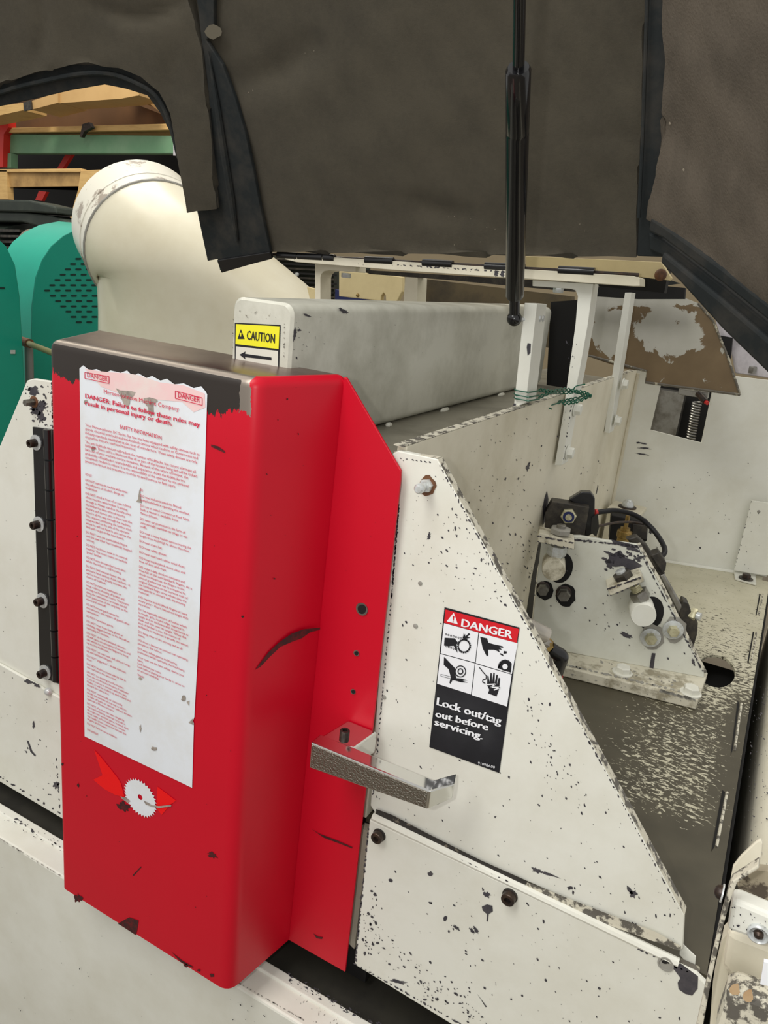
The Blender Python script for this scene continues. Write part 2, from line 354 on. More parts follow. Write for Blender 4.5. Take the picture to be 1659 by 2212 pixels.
slab('plate',[(-140,1357),(150,1520),(160,1784),(-140,1606)],pl,.0055,cream,t,bevel=.0015)
bolt(t,on(106,1493,pl),(0,-1,0),pr(9,(-.6,0,.9)),.008,zinc,kind='dome')
chips(t,pl,[([(0,1440),(120,1515),(130,1760),(0,1680)],34,.8,3.2,45,2)],extra=[blob(62,1472,10,4,25),blob(80,1480,9,4,25),blob(73,1566,3,7),[(58,1599),(62,1600),(70,1622),(78,1631),(76,1634),(66,1624)],blob(122,1695,7,8)]+edge_chips((0,1678),(130,1756),14,2,5)+edge_chips((122,1640),(130,1758),14,2,4))
# ---------------------------------------------------------------- hinge of the door
def make_hinge():
  t=slab('hinge_leaf',[(70,922),(112,928),(128,1478),(86,1462)],PY(-.004),.0036,blackp,door,bevel=.0006,label='long black bolted hinge leaf')
  ph=PY(-.0042)
  za,zb=on(110,930,PY(-.012))[2],on(123,1475,PY(-.012))[2]; xk=on(108,1100,PY(-.012))[0]; N_=9
  for i in range(N_):
    z0=za+(zb-za)*i/N_; z1=za+(zb-za)*(i+.94)/N_
    k=bmesh.new(); cyl(k,(xk,-.0115,z0),(xk,-.0115,z1),.0065,12); obj('knuckle',k,blackp,t,smooth=True)
  for x,y in ((78,956),(84,1132),(92,1297),(98,1452)):
    p=on(x,y,ph); w=bmesh.new(); lathe(w,p,(0,-1,0),[(pr(17,p),0),(pr(17,p),.0015)],24); obj('washer',w,zinc,t,smooth=True)
    bolt(t,p+np.array([0,-.0015,0]),(0,-1,0),pr(9,p),.012,blackox,kind='socket')
# ---------------------------------------------------------------- the red door
DZ=.652; TOP=1.5226
door=thing('red_guard_door','tall red sheet metal access door with white safety board and worn black top','door',(0,0,DZ))
make_hinge()
def fillet(P,rad,n=6):
    out=[]
    for i,p in enumerate(P):
        r=rad[i]
        if i in (0,len(P)-1) or not r: out.append(np.array(p,float)); continue
        a=np.array(P[i-1],float); b=np.array(p,float); c=np.array(P[i+1],float); u=(a-b)/np.linalg.norm(a-b); v=(c-b)/np.linalg.norm(c-b)
        th=math.acos(np.clip(u@v,-1,1)); d=r/math.tan(th/2); s=b+u*d; e=b+v*d
        for k in range(n+1):
            tt=k/n; out.append((1-tt)**2*s+2*tt*(1-tt)*b+tt*tt*e)
    return out
YD=-.132
top=fillet([(-.515,.003),(-.4435,YD),(-.1195,YD),(-.0815,-.012),(-.0800,-.012)],[0,.012,.022,0,0])
bot=fillet([(-.525,.003),(-.4550,YD),(-.1165,YD),(-.0975,-.012),(-.0965,-.012)],[0,.012,.022,0,0])
nr=len(top); RR=.012
bm=bmesh.new(); rings=[]
def off_ring(pr_,d):
    o=[]
    for i,p in enumerate(pr_):
        a=pr_[max(i-1,0)]; b=pr_[min(i+1,len(pr_)-1)]; tt=(b-a)/np.linalg.norm(b-a); nn=np.array([-tt[1],tt[0]]); o.append(p+nn*d)
    return o
zs=[DZ]+[DZ+(TOP-RR-DZ)*k/12 for k in range(1,13)]
for z in zs:
    f=(z-DZ)/(TOP-DZ); ring=[bm.verts.new((*( (1-f)*bot[i]+f*top[i]),z)) for i in range(nr)]; rings.append(ring)
for k in range(1,6):
    th=math.pi/2*k/5; rg=off_ring(top,RR*(1-math.cos(th))); z=TOP-RR+RR*math.sin(th)
    ring=[]
    for i in range(nr):
        q=rg[i] if i<nr-2 else top[i]+np.array([-RR*(1-math.cos(th)),0])
        if i==0: q=np.array([q[0],.003])
        ring.append(bm.verts.new((q[0],q[1],z)))
    rings.append(ring)
for a,b in zip(rings,rings[1:]):
    for i in range(nr-1):
        f=bm.faces.new((a[i],a[i+1],b[i+1],b[i])); f.material_index=0
tr=rings[-1]
f=bm.faces.new(tr); f.material_index=1
o=obj('shell',bm,[redp,capm],door,smooth=True,kind='flat')
md=o.modifiers.new('sheet','SOLIDIFY'); md.thickness=.003; md.offset=-1; split_edges(o)
# flange
pf=PY(-.012)
bm=bmesh.new(); prism(bm,[(-.0815,-.0125,TOP-.001),(-.0775,-.0125,TOP-.002),(.0066,-.0125,1.4245),(.0075,-.0125,1.412),(.0045,-.0125,DZ),(-.0975,-.0125,DZ)],(0,.0035,0))
obj('flange',bm,redp,door,bevel=.001)
for x,y,r in ((783,1315,12),(771,1410,5.5),(764,1493,5)):
    p=on(x,y,pf); b=bmesh.new(); rr=pr(r,p); lathe(b,p+np.array([0,-.0008,0]),(0,-1,0),[(rr*1.2,0),(rr*1.2,.0012),(rr*.85,.0012),(rr*.85,0.0002)],20); obj('hole_rim',b,bare,door,smooth=True)
    decal('hole',[ellipse(x+1.0,y,r*.72,r*.85)],pf,.0022,void,door)
# side face plane of the door (for marks) and front plane
ps=VP((-.1195,YD,0),(-.0815,-.012,0)); ps=(ps[0],ps[1]); pfr=PY(YD)
chips(door,pfr,[([(130,860),(165,850),(180,1580),(190,1700),(480,1880),(480,2080),(140,1880)],10,.8,2,40,1.6),([(450,920),(530,920),(500,2080),(440,2060)],10,.8,2,40,1.6)],
   extra=[[(456,960),(472,964),(486,974),(487,979),(470,971),(457,965)],blob(460,1847,10,6,20),blob(170,1940,8,9),[(255,1995),(272,1985),(280,1981),(300,1988),(297,2008),(294,2020),(285,2014),(270,2004)],blob(268,1742,14,8,40),
   [(287,1890),(305,1871),(306,1873),(289,1892)],[(370,2055),(395,2075),(418,2088),(417,2090),(392,2079)],blob(402,2085,5,4),blob(430,2095,4,3),blob(458,2106,5,4),blob(135,1650,3,3),blob(169,1696,2,4)],m=redchip,name='paint_scuff',off=.0005)
pfl=PY(-.0125)
chips(door,pfl,[([(760,900),(850,1040),(840,1250),(740,1250)],8,.7,1.8,40,1.6)],
   extra=[[(672,1789),(690,1800),(730,1815),(762,1829),(761,1832),(735,1822),(700,1809)],[(677,2015),(686,2022),(698,2024),(696,2028),(684,2026)]],m=redchip,name='paint_scuff',off=.0008)
slash=[(550,1447),(562,1431),(580,1408),(604,1386),(630,1368),(655,1359),(691,1355),(690,1360),(668,1366),(652,1378),(630,1386),(605,1397),(583,1418),(562,1440)]
chips(door,ps,[([(575,830),(700,830),(690,1240),(560,1240)],12,.8,2.6,40,1.8)],extra=[slash,blob(620,862,2,2),blob(592,1250,3,2),blob(523,1332,3,3)],m=redchip,name='paint_scuff',off=.0006)
# white safety board
bd=decal('safety_label',[[(173,796),(181,789),(195,800),(210,797),(228,806),(240,800),(262,805),(276,800),(288,812),(300,806),(318,816),(330,812),(348,822),(362,818),(378,830),(398,828),(420,838),(436,834),(446,846),(449,852),(444,1010),(438,1200),(428,1420),(421,1548),(418,1556),(420,1562),(416,1701),(184,1590)]],pfr,.0010,white,door,label='white safety label with red text, torn along its top')
decal('faded_print',[[(185,796),(212,801),(240,804),(276,806),(300,810),(348,826),(398,832),(444,850),(445,880),(420,890),(395,868),(330,862),(300,868),(262,850),(220,835)]],pfr,.0013,pinkw,bd)
tag(decal('torn_patch',[[(252,838),(262,843),(284,844),(295,847),(290,856),(283,862),(282,872),(276,880),(269,872),(264,860),(259,850)],[(312,860),(325,858),(340,862),(343,866),(333,872),(334,890),(328,900),(322,892),(322,880),(314,870)],blob(187,868,4,4),[(300,1078),(303,1058),(306,1052),(305,1066),(308,1086),(296,1083)],blob(398,1508,5,6),[(405,1515),(411,1512),(410,1524)],[(409,1560),(418,1551),(420,1565)],blob(335,1617,6,5),blob(305,1465,4,3),blob(305,1572,2,8),blob(204,968,5,5)],pfr,.0016,torn,bd),kind='stuff')
# lettering on the board
bm=bmesh.new()
def tl(s,a,b,cap,bold=0.0,pl=pfr,off=.0020,bmx=None):
    pa=on(*a,pl); pb=on(*b,pl); h=pr(cap,pa)*1.12
    text(bmx if bmx is not None else bm,s,pa,pb,pl,h,off,bold)
tl('DANGER',(387,858),(434,869),10,.012)
tl('Mereen-Johnson Machine Company',(227,849),(389,888),8,.0)
tl('DANGER: Failure to follow these rules may',(187,859),(434,922),8.5,.03)
tl('result in personal injury or death.',(187,874),(374,919),8.5,.03)
tl('SAFETY INFORMATION',(261,925),(351,949),7.5,.012)
tl('DANGER',(191,814),(235,824),9,0)
for P_ in (((381,844),(439,859),(439,875),(381,860)),((186,804),(238,813),(238,828),(186,817))):
    for i in range(4):
        a=P_[i]; b=P_[(i+1)%4]; dx,dy=b[0]-a[0],b[1]-a[1]; L_=math.hypot(dx,dy); nx,ny=-dy/L_*.7,dx/L_*.7
        flatpoly(bm,[on(q[0],q[1],pfr,.0020) for q in ((a[0]-nx,a[1]-ny),(b[0]-nx,b[1]-ny),(b[0]+nx,b[1]+ny),(a[0]+nx,a[1]+ny))])
body=["Your Mereen-Johnson DC Series Rip Saw has been equipped with safety devices such as","guards, electrical interlocks and anti-kickback devices which conform to Government and","industry standards established at the time of manufacture. These safety devices are only","as good as they are used and maintained.",
"The anti-kickback devices will reduce the number of kickbacks, but cannot eliminate all","kickbacks. There still is a likelihood that all or part of the lumber being fed will be kicked","back out of your machine on rare occasions. Because of the nature of lumber, the","probability of kickback is unpredictable and experience shows the kickbacks are","completely random in nature. It is the responsibility of the operator to use personal","protective devices and procedures in order to avoid serious or fatal injury."]
def px2(cx,cy): return (160+cx/5.53,780+cy/5.53)
bl=[((148,772),(1510,1128)),((148,818),(1490,1172)),((148,866),(1485,1222)),((148,912),(750,1068)),((148,975),(1465,1335)),((148,1018),(1480,1388)),((148,1064),(1375,1405)),((148,1112),(1335,1445)),((148,1158),(1380,1505)),((148,1204),(1228,1512))]
for s,(a,b) in zip(body,bl): tl(s,px2(*a),px2(*b),5.0,.004)
def column(lines,top_,bottom,xl,wmax_px,capk=.62):
    """lines: strings; '' is half a line; laid out between two pixel heights"""
    units=sum(.5 if l=='' else 1 for l in lines)-1
    pt=on(xl[0],top_,pfr); pbm=on(xl[1],bottom,pfr); pitch=np.linalg.norm(pt-pbm)/units
    cur=0; longest=max(len(l) for l in lines); wm=np.linalg.norm(on(xl[0]+wmax_px,top_+wmax_px*.25,pfr)-pt)
    for l in lines:
        if l=='': cur+=.5; continue
        p=pt+(pbm-pt)*cur/units; cur+=1
        n=len(l); wid=wm*n/longest*(1.0)
        text(bm,l,p,p+np.array([wid,0,0]),pfr,pitch*capk,.0020,.006)
        if l.startswith('DO'):
            m_=7 if l.startswith('DO NOT') else 3
L1=["DO NOT","","DO NOT operate the machine while under","the influence of alcohol, drugs, or","medication.","","DO NOT stand in front of or pass in front","of the machine while lumber is passing","through it. Always stand to the side once","the lumber has been entered into the","machine and do not pass in front until the","board is all the way through the machine.","This requires positioning the lumber stack","being worked on the side of the operator","where he will not have to pass across the","feed path to get to the next board.","","DO NOT raise the anti-kickback fingers","until the saw arbor has completely stopped","running.","","DO NOT run frozen, snow or ice covered","material. This is not meant to exclude","\"green\" lumber.","","DO NOT open the saw arbor access door","while the arbor is still turning.","","DO NOT feed material thinner than the","pressure head setting of the machine - it","will be loose and greatly increase the","chance of kickback.","","DO NOT perform any maintenance or","setup without shutting off power and","locking out the power source. The person","doing the maintenance or setups should","be in possession of the only key to the","electrical shutoff.","","DO NOT remove guards except for","maintenance, and replace all guards after","maintenance.","","DO NOT run without guards.","","DO NOT wear loose fitting gloves or","clothing, ragged sleeves or the like when","operating the machine.","","DO NOT oil the anti-kickback devices -","oil will cause accumulation of sawdust and","dirt which can cause the fingers to hang","up and be ineffective.","","DO NOT run with bent, dull, dirty or hung-","up anti-kickback fingers.","","DO NOT \"piggy-back\" - double thickness","feed.","","DO NOT feed two pieces side by side in","the machine at the same time.","","DO NOT put anything into the machine","from the out-feed end because if whatever","is put in comes in contact with the saw","blades, it will be picked up and kicked out","toward the infeed end.","","DO NOT mechanically or electrically","modify the machine in any way or add to","or take off parts or devices without written","approval of Mereen-Johnson.","","DO NOT, if a piece has been caught by","the anti-kickbacks, attempt to push it","through with another piece. Instead, shut","down safely as for maintenance, remove","the caught piece, clean and inspect the","fingers and restart.","","DO NOT feed across an walkway.","","","P/N 6/05027"]
L2=["DO","","DO read and understand the Manual","completely before operating the machine.","","DO use an Infeed Conveyor or Feed Table.","Such a device is available from","Mereen-Johnson.","","DO wear ear protection in the form of","commercially available ear plugs or ear","muffs.","","DO wear a heavy leather apron covering the","length from mid-thigh to above the chest.","","DO wear a hard hat.","","DO wear safety glasses.","","DO wear steel toed rubber soled shoes.","","DO keep anti-kickback device clean and","free of dust and chips.","","DO make a daily check on sharpness and","free-fall of the anti-kickback fingers. As a","check on sharpness, the fingers in the","area of greatest use can be compared to","original sharpness on the extreme ends of","the kickback finger array where they are","infrequently in contact with the moving","material.","","DO replace anti-kickback fingers at least","every year - this is based on single shift","operation.","","DO be especially cautious of lumber which","is rough, split, round edge, tapered in","length and or thickness with loose knots or","thick and thin over its length. When this","kind of lumber is run, the chance of","kickbacks or kickouts is greatly increased.","","DO keep clear of the moving bed at all","times.","","DO erect a barrier to protect non-operating","people at the infeed.","","DO wear safety glasses and hearing","protection while operating the machinery.","","Your eyes are the best safety device you","have.","Look before you move.","Look before placing your hands or arms on","or around anything.","","Think!"]
column(L1,1026,1576,(187,191),106); column(L2,1060,1458,(306,299),118)
tag(obj('lettering',bm,redink,bd,kind='flat'),kind='stuff')
# emblem: red arrow shapes and white saw blade
pe=pfr
decal('emblem_arrow',[[(204,1619),(218,1634),(240,1661),(255,1680),(262,1692),(270,1722),(248,1716),(226,1704),(202,1684),(222,1674)],[(341,1699),(381,1729),(368,1738),(350,1760),(338,1745)]],pe,.0006,redink2,door)
cpt=on(304,1723,pe,.0010); rad=pr(44,cpt); bm=bmesh.new(); nt_=34
ring=[];inn=[]
for i in range(nt_*3):
    a=2*math.pi*i/(nt_*3); ph_=i%3; r_=rad*(1.06 if ph_==0 else (.97 if ph_==1 else .93)); ring.append(bm.verts.new(V(cpt+np.array([math.cos(a)*r_*1.04,0,math.sin(a)*r_*1.0]))))
    inn.append(bm.verts.new(V(cpt+np.array([math.cos(a)*rad*.15,0,math.sin(a)*rad*.15+rad*.05]))))
for i in range(len(ring)): bm.faces.new((ring[i],ring[(i+1)%len(ring)],inn[(i+1)%len(ring)],inn[i]))
sb=obj('emblem_saw_blade',bm,white,door,kind='flat')
decal('torn_patch',[[(312,1728),(322,1733),(330,1738),(345,1740),(372,1737),(371,1741),(345,1744),(328,1741),(316,1736)],[(262,1719),(275,1722),(283,1729),(278,1733),(266,1725)]],pe,.0016,torn,sb)
tag(door.children[-1] if False else sb,label='white saw blade emblem')
# ---------------------------------------------------------------- door handle
hy=-.085; ph=PY(hy)
q=[on(x,y,ph) for x,y in ((671,1603),(929,1709),(924,1749),(667,1659))]
bm=bmesh.new(); prism(bm,q,(0,.022,0)); lev=obj('door_handle',bm,chrome,door,bevel=.0018,label='chrome L shaped lever handle'); t=lev
c_=sum(q)/4; qi=[c_+(p-c_)*np.array([.965,1,.84]) for p in q]
bm=bmesh.new(); prism(bm,[p+np.array([0,-.0012,0]) for p in qi],(0,.0015,0)); obj('grip_face',bm,hammer,lev,bevel=.0004,label='hammered grip face')
e=[on(929,1709,ph),on(924,1749,ph)]
pe2=PY(-.052)
f_=[on(982,1693,pe2),on(977,1725,pe2)]
bm=bmesh.new(); vs=[e[0],f_[0],f_[1],e[1]]; prism(bm,vs,(-.006,.020,0)); obj('lever_tip',bm,chrome,t,bevel=.0015)
zt=q[0][2]
pz=PZ(zt)
q2=[on(x,y,pz) for x,y in ((676,1600),(706,1563),(768,1582),(754,1614),(793,1648),(790,1655))]
bm=bmesh.new(); bl_=[(q[0][0]+.001,hy+.004,zt),(q[0][0]+.012,-.0135,zt),(q[0][0]+.058,-.0135,zt),(q[0][0]+.052,hy+.022,zt)]
prism(bm,bl_,(0,0,-.032)); obj('pivot_block',bm,chrome,t,bevel=.003)
bolt(t,(q[0][0]+.027,-.047,zt),(0,0,1),.0065,.008,blackox,kind='socket',name='socket_screw')
# ---------------------------------------------------------------- right triangular front panel
fp=thing('front_guard_panel','large cream triangular front panel with danger sign, right of the red door','panel',(.2,0,.95))
tri=[(848,980),(860,974),(945,992),(1478,1976),(1474,2052),(812,1760),(800,1740)]
slab('plate',tri,P0,.010,cream,fp,bevel=.0012)
# worn edge band along the slope: sits on the plate's thickness
bm=bmesh.new()
e0,e1=on(945,992,P0),on(1478,1976,P0); dd=(e1-e0)/np.linalg.norm(e1-e0); nn=np.array([-dd[2],0,dd[0]]); 
if nn[0]<0: nn=-nn
prism(bm,[e0+np.array([0,.0006,0])+nn*.0002,e1+np.array([0,.0006,0])+nn*.0002,e1+np.array([0,.0006,0])+nn*.0008,e0+np.array([0,.0006,0])+nn*.0008],(0,.0125,0)); obj('worn_edge',bm,worn,fp)
bm=bmesh.new(); e0_,e1_=on(850,978,P0),on(945,991,P0)
prism(bm,[e0_+np.array([0,.001,.0004]),e1_+np.array([0,.001,.0004]),e1_+np.array([0,.001,.0012]),e0_+np.array([0,.001,.0012])],(0,.009,0)); obj('worn_edge',bm,worn,fp)
# grease fitting
p=on(923,1048,P0); tag(decal('bare_patch',[blob(924,1049,19,22,0,.12,14)],P0,.0008,rust,fp),kind=None)
g=bolt(fp,p,(0,-1,0),pr(15,p),.009,zinc,name='grease_fitting'); bm=bmesh.new(); lathe(bm,p+np.array([0,-.009,0]),(0,-1,0),[(.0045,0),(.004,.008),(.0062,.010),(.0062,.014),(.004,.017)],16); obj('nipple',bm,zinc,g,smooth=True)
for x,y,r in ((908,1260,5),(898,1352,5.5),(830,1506,5)):
    p=on(x,y,P0); b=bmesh.new(); lathe(b,p,(0,-1,0),[(pr(r,p),0),(pr(r,p),.0008),(pr(r*.7,p),.0012)],14); obj('rivet',b,greywear,fp,smooth=True)
signpx=[(961,1311),(1123,1355),(1079,1669),(928,1613)]
sg=[(870,985),(940,998),(1465,1975),(1465,2035),(1200,1915),(820,1755),(800,1700),(850,1200)]
chips(fp,P0,[(sg,190,.9,4.2,60,2.0),([(1090,1380),(1230,1640),(1300,1800),(1180,1700)],60,1.2,4.5,65,1.8),([(880,1180),(1080,1200),(1150,1330),(1000,1300)],40,1.2,4.5,20,1.6),([(940,1100),(1000,1090),(1060,1220),(960,1200)],22,1.5,5,70,1.8),([(1300,1850),(1460,1980),(1460,2040),(1150,1920)],24,1.5,5,60,2)],
   extra=edge_chips((951,1006),(1300,1650),9,1.6,4.2,.6)+edge_chips((1300,1650),(1470,1970),11,1.6,4,.6)+edge_chips((866,990),(940,1000),9,2,4)+edge_chips((862,1090),(846,1290),5,2,5)+edge_chips((846,1290),(806,1720),9,1.5,4)+
   [blob(1368,1930,9,7,45),[(1354,1912),(1362,1918),(1368,1930),(1364,1932),(1355,1922)],blob(1374,2004,12,7,40),blob(1160,1880,11,5,20),blob(1185,1888,22,3,20),blob(927,1157,3,9,15),blob(1232,1918,6,4)],excl=[signpx])
# danger sign
sign=decal('danger_sign',[signpx],P0,.0010,signblack,fp,label='black danger sticker with a red band and pictograms')
def s3(x,y): return (780+x/2.95,950+y/2.95)
def sp(*a): return [s3(*p) for p in a]
decal('red_band',[sp((541,1079),(1008,1203),(994,1292),(531,1163))],P0,.0013,signred,sign)
decal('white_field',[sp((531,1166),(750,1226),(729,1417),(510,1358)),sp((755,1228),(1000,1294),(963,1490),(733,1420)),sp((508,1362),(727,1422),(703,1620),(487,1552)),sp((731,1425),(962,1494),(932,1697),(708,1624))],P0,.0013,signwhite,sign)
decal('warning_triangle',[sp((594,1099),(620,1173),(549,1154))],P0,.0016,signwhite,sign)
decal('exclamation_mark',[sp((588,1118),(599,1121),(594,1150),(589,1149)),[s3(591+5*math.cos(k),1157+4*math.sin(k)) for k in np.linspace(0,6.28,9)[:-1]]],P0,.0019,signred,sign)
# pictograms
pic=[]
pic.append(sp((536,1258),(600,1262),(622,1290),(612,1300),(618,1355),(604,1330),(594,1310),(560,1312),(532,1308)))
pic.append(sp((660,1218),(655,1255),(665,1232),(668,1250),(690,1228),(698,1236),(680,1252),(700,1258),(662,1268),(650,1260)))
pic.append(sp((762,1252),(806,1262),(815,1290),(850,1300),(905,1312),(910,1322),(885,1320),(902,1335),(880,1333),(888,1352),(865,1340),(850,1335),(812,1335),(814,1372),(803,1375),(778,1325)))
pic.append(sp((912,1342),(934,1346),(930,1358),(910,1360))); pic.append(sp((888,1356),(906,1362),(912,1376),(890,1366)))
# saw
pic.append([s3(921+48*math.cos(t)*(1.0 if k%2 else .92),1445+50*math.sin(t)*(1.0 if k%2 else .92)) for k,t in enumerate(np.linspace(math.radians(168),math.radians(330),30))]+sp((958,1480),(905,1465),(872,1450)))
pic.append(sp((532,1380),(545,1392),(600,1450),(603,1480),(610,1515),(640,1518),(684,1530),(650,1532),(684,1544),(640,1542),(600,1530),(585,1530),(572,1552),(566,1545),(575,1510),(562,1460),(530,1430)))
pic.append(sp((808,1500),(815,1500),(822,1540),(828,1482),(836,1484),(838,1545),(846,1480),(855,1482),(854,1550),(866,1492),(874,1496),(868,1560),(880,1512),(889,1517),(884,1570),(878,1600),(866,1632),(812,1612),(820,1590),(806,1560)))
decal('pictogram',pic,P0,.0017,signblack,sign)
bm=bmesh.new()
def ringp(cx,cy,r0,r1,n=30,teeth=0):
    for k in range(n):
        t0,t1=2*math.pi*k/n,2*math.pi*(k+1)/n; ro=r1*(1.1 if teeth and k%2 else 1)
        flatpoly(bm,[on(*s3(cx+r*math.cos(t),cy+r*math.sin(t)*1.06),P0,.0020) for r,t in ((r0,t0),(ro,t0),(ro,t1),(r0,t1))][::-1])
ringp(660,1310,33,41,36,1); ringp(637,1472,30,36); ringp(637,1472,12,19)
def pline(pts,w):
    for a,b in zip(pts,pts[1:]):
        dx,dy=b[0]-a[0],b[1]-a[1]; L_=math.hypot(dx,dy); nx,ny=-dy/L_*w,dx/L_*w
        flatpoly(bm,[on(*s3(*q),P0,.0020) for q in ((a[0]-nx,a[1]-ny),(b[0]-nx,b[1]-ny),(b[0]+nx,b[1]+ny),(a[0]+nx,a[1]+ny))])
for k in range(9): 
    cx,cy=545+k*16,1236+k*4.3; ringp(cx,cy,3,6,8)
for k in range(5): ringp(548+k*15,1312+k*5,3,6,8)
pline([(512,1490),(650,1525),(648,1538),(512,1502),(512,1490)],1.2)
pline([(757,1446),(780,1475),(802,1500),(800,1520),(780,1525),(778,1540),(795,1548)],3)
obj('pictogram_lines',bm,signblack,sign,kind='flat')
bm=bmesh.new()
def pline2(pts,w,off):
    for a,b in zip(pts,pts[1:]):
        dx,dy=b[0]-a[0],b[1]-a[1]; L_=math.hypot(dx,dy); nx,ny=-dy/L_*w,dx/L_*w
        flatpoly(bm,[on(*s3(*q),P0,off) for q in ((a[0]-nx,a[1]-ny),(b[0]-nx,b[1]-ny),(b[0]+nx,b[1]+ny),(a[0]+nx,a[1]+ny))])
pline2([(806,1555),(860,1552),(832,1572),(890,1574),(850,1590)],4,.0022)
obj('spark_mark',bm,signwhite,sign,kind='flat'); bm=bmesh.new()
ringp(921,1441,0.1,17,16)
obj('saw_hole',bm,signwhite,sign,kind='flat')
bm=bmesh.new()
def sign_up(a,b): 
    return on(961,1311,P0)-on(928,1613,P0)
up=sign_up(0,0); up=up/np.linalg.norm(up)
def ts(s,a,b,cap,bold):
    pa,pb=on(*s3(*a),P0),on(*s3(*b),P0); text(bm,s,pa,pb,P0,pr(cap/2.95,pa)*1.15,.0020,bold,up=up)
ts('DANGER',(643,1185),(963,1264),46,.035)
obj('lettering',bm,signwhite,sign,kind='stuff',label='white DANGER word on red')
bm=bmesh.new()
ts('Lock out/tag',(487,1684),(893,1812),47,.04); ts('out before',(478,1760),(810,1848),42,.04); ts('servicing.',(472,1812),(775,1905),42,.04)
ts('91098A00',(748,2062),(855,2090),17,.0)
obj('lettering',bm,signwhite,sign,kind='stuff',label='white Lock out/tag out before servicing words')
# ---------------------------------------------------------------- lower right panel
lp=thing('lower_front_panel','cream lower front panel peppered with paint chips, below the triangular panel','panel',(.25,0,.7))
pl=PY(-.008)
slab('plate',[(798,1770),(1505,2106),(1530,2130),(1480,2500),(1100,2290),(765,2084)],pl,.0075,cream,lp,bevel=.002)
bm=bmesh.new(); a,b=on(806,1763,PY(-.004)),on(1466,2080,PY(-.004)); tube(bm,[a+(b-a)*k/10 for k in range(11)],.0055,8); obj('weld_bead',bm,cream,lp,smooth=True)
tag(decal('worn_seam',[[(815,1745),(850,1758),(930,1800),(1040,1855),(1140,1900),(1138,1908),(1030,1868),(920,1822),(850,1785),(812,1768)]],PY(-.0005),.0030,mat('dark_seam',(46,43,40),.6,dirt=(120,112,98),dirt_amt=.8,scale=70,thr=.6,soft=.03),lp),kind=None)
tag(decal('worn_seam',[[(1140,1902),(1300,1965),(1420,2010),(1472,2040),(1470,2050),(1400,2025),(1290,1985),(1138,1912)]],PY(-.0005),.0030,worn,lp),kind=None)
for x,y,r in ((820,1803,13),(1102,1934,15)):
    p=on(x,y,pl); b_=bolt(lp,p,(0,-1,0),pr(r,p),.009,blackox,washer=pr(r*1.15,p),wm=blackdirty,kind='socket',name='socket_bolt')
p=on(1438,2082,pl); bm=bmesh.new(); rr=pr(17,p); lathe(bm,p,(0,-1,0),[(rr,0),(rr,.0016),(rr*.8,.0016),(rr*.8,.0006)],24); obj('bolt_hole',bm,greywear,lp,smooth=True)
decal('hole_shadow',[ellipse(1438,2076,8,4.5)],pl,.0012,void,lp)
reg=[(805,1785),(1440,2095),(1490,2130),(1480,2212),(1010,2212),(775,2075)]
chips(lp,pl,[(reg,150,.9,4.6,50,1.8),([(780,2040),(1010,2200),(1050,2212),(800,1980)],75,1.2,5,35,1.9),([(900,2150),(1010,2208),(1060,2212),(960,2100)],40,1.5,5.5,30,2),([(790,1900),(830,1960),(800,2060),(775,2060)],24,1.5,6,60,1.6)],
   extra=edge_chips((796,1790),(768,2080),9,2,5)+edge_chips((768,2082),(1010,2220),10,2,5)+edge_chips((810,1772),(1100,1905),24,2,5)+edge_chips((1380,2050),(1500,2105),12,3,6)+
   [[(1041,1958),(1052,1953),(1064,1956),(1065,1968),(1056,1974),(1054,1990),(1051,1989),(1052,1974),(1043,1966)],blob(1052,1932,8,5,30),blob(962,1983,5,5),blob(1020,2010,3,9,-40),blob(1028,2008,3,9,-40),blob(987,2004,3,8,-50),blob(930,1887,5,5),blob(844,1901,5,4),[(1030,2145),(1036,2153),(1052,2174),(1049,2175),(1040,2160)],blob(860,2120,16,4,10),
    [(1452,2088),(1470,2080),(1508,2108),(1507,2135),(1495,2150),(1480,2146),(1466,2136),(1464,2122),(1470,2112)]],off=.0006)
boxo('corner_block',on(1500,2106,PY(.004))+np.array([-.034,-.008,-.004]),on(1500,2106,PY(.004))+np.array([.004,.006,.010]),wornbare,lp,bevel=.002)
# ---------------------------------------------------------------- door jamb strip seen between door and lower panel
t=thing('door_jamb','narrow cream jamb strip behind the right edge of the red door','jamb',(.0,.02,.66))
slab('strip',[(776,1790),(798,1796),(765,2050),(745,2030)],PY(.015),.02,cream2,t)
boxo('jamb_void',(-.06,.03,.6),(.02,.05,1.40),void,t)  # near-black sheet standing in for the dark void behind the door edge
# ---------------------------------------------------------------- inner side wall
sw=thing('side_plate','tall cream inner side plate running back behind the triangular panel','plate',(0,.7,.91))
bm=bmesh.new(); prism(bm,[(0,.011,.91),(0,1.44,.91),(0,1.42,1.449),(0,.011,1.449)],(-.013,0,0)); obj('plate',bm,cream2,sw,bevel=.0012)
bm=bmesh.new(); prism(bm,[(-.0135,.002,1.4492),(-.0002,.002,1.4492),(-.0002,1.42,1.4492),(-.0135,1.42,1.4492)],(0,0,.0012)); obj('worn_top_edge',bm,worn,sw)
PXs=PX(0)
chips(sw,PXs,[([(960,1010),(1110,880),(1190,900),(1180,1060),(1170,1200),(1140,1330),(1060,1180)],120,.8,3,80,2.4),([(1110,1180),(1180,1130),(1180,1220),(1150,1300)],26,1,4,80,2.5),([(1200,1000),(1310,960),(1320,1100),(1230,1060)],14,.8,2.4,85,2)],
   extra=[[(1181,1060),(1184,1078),(1183,1095),(1180,1120),(1172,1135),(1172,1095),(1176,1075)],blob(1140,1008,3,8,15),[(1291,1047),(1292,1050),(1288,1068),(1287,1066)]],off=.0008)
decal('oil_stain',[[(1172,1135),(1160,1190),(1148,1250),(1135,1335),(1148,1345),(1152,1300),(1160,1230),(1172,1180)]],PXs,.0006,greasegap,sw)
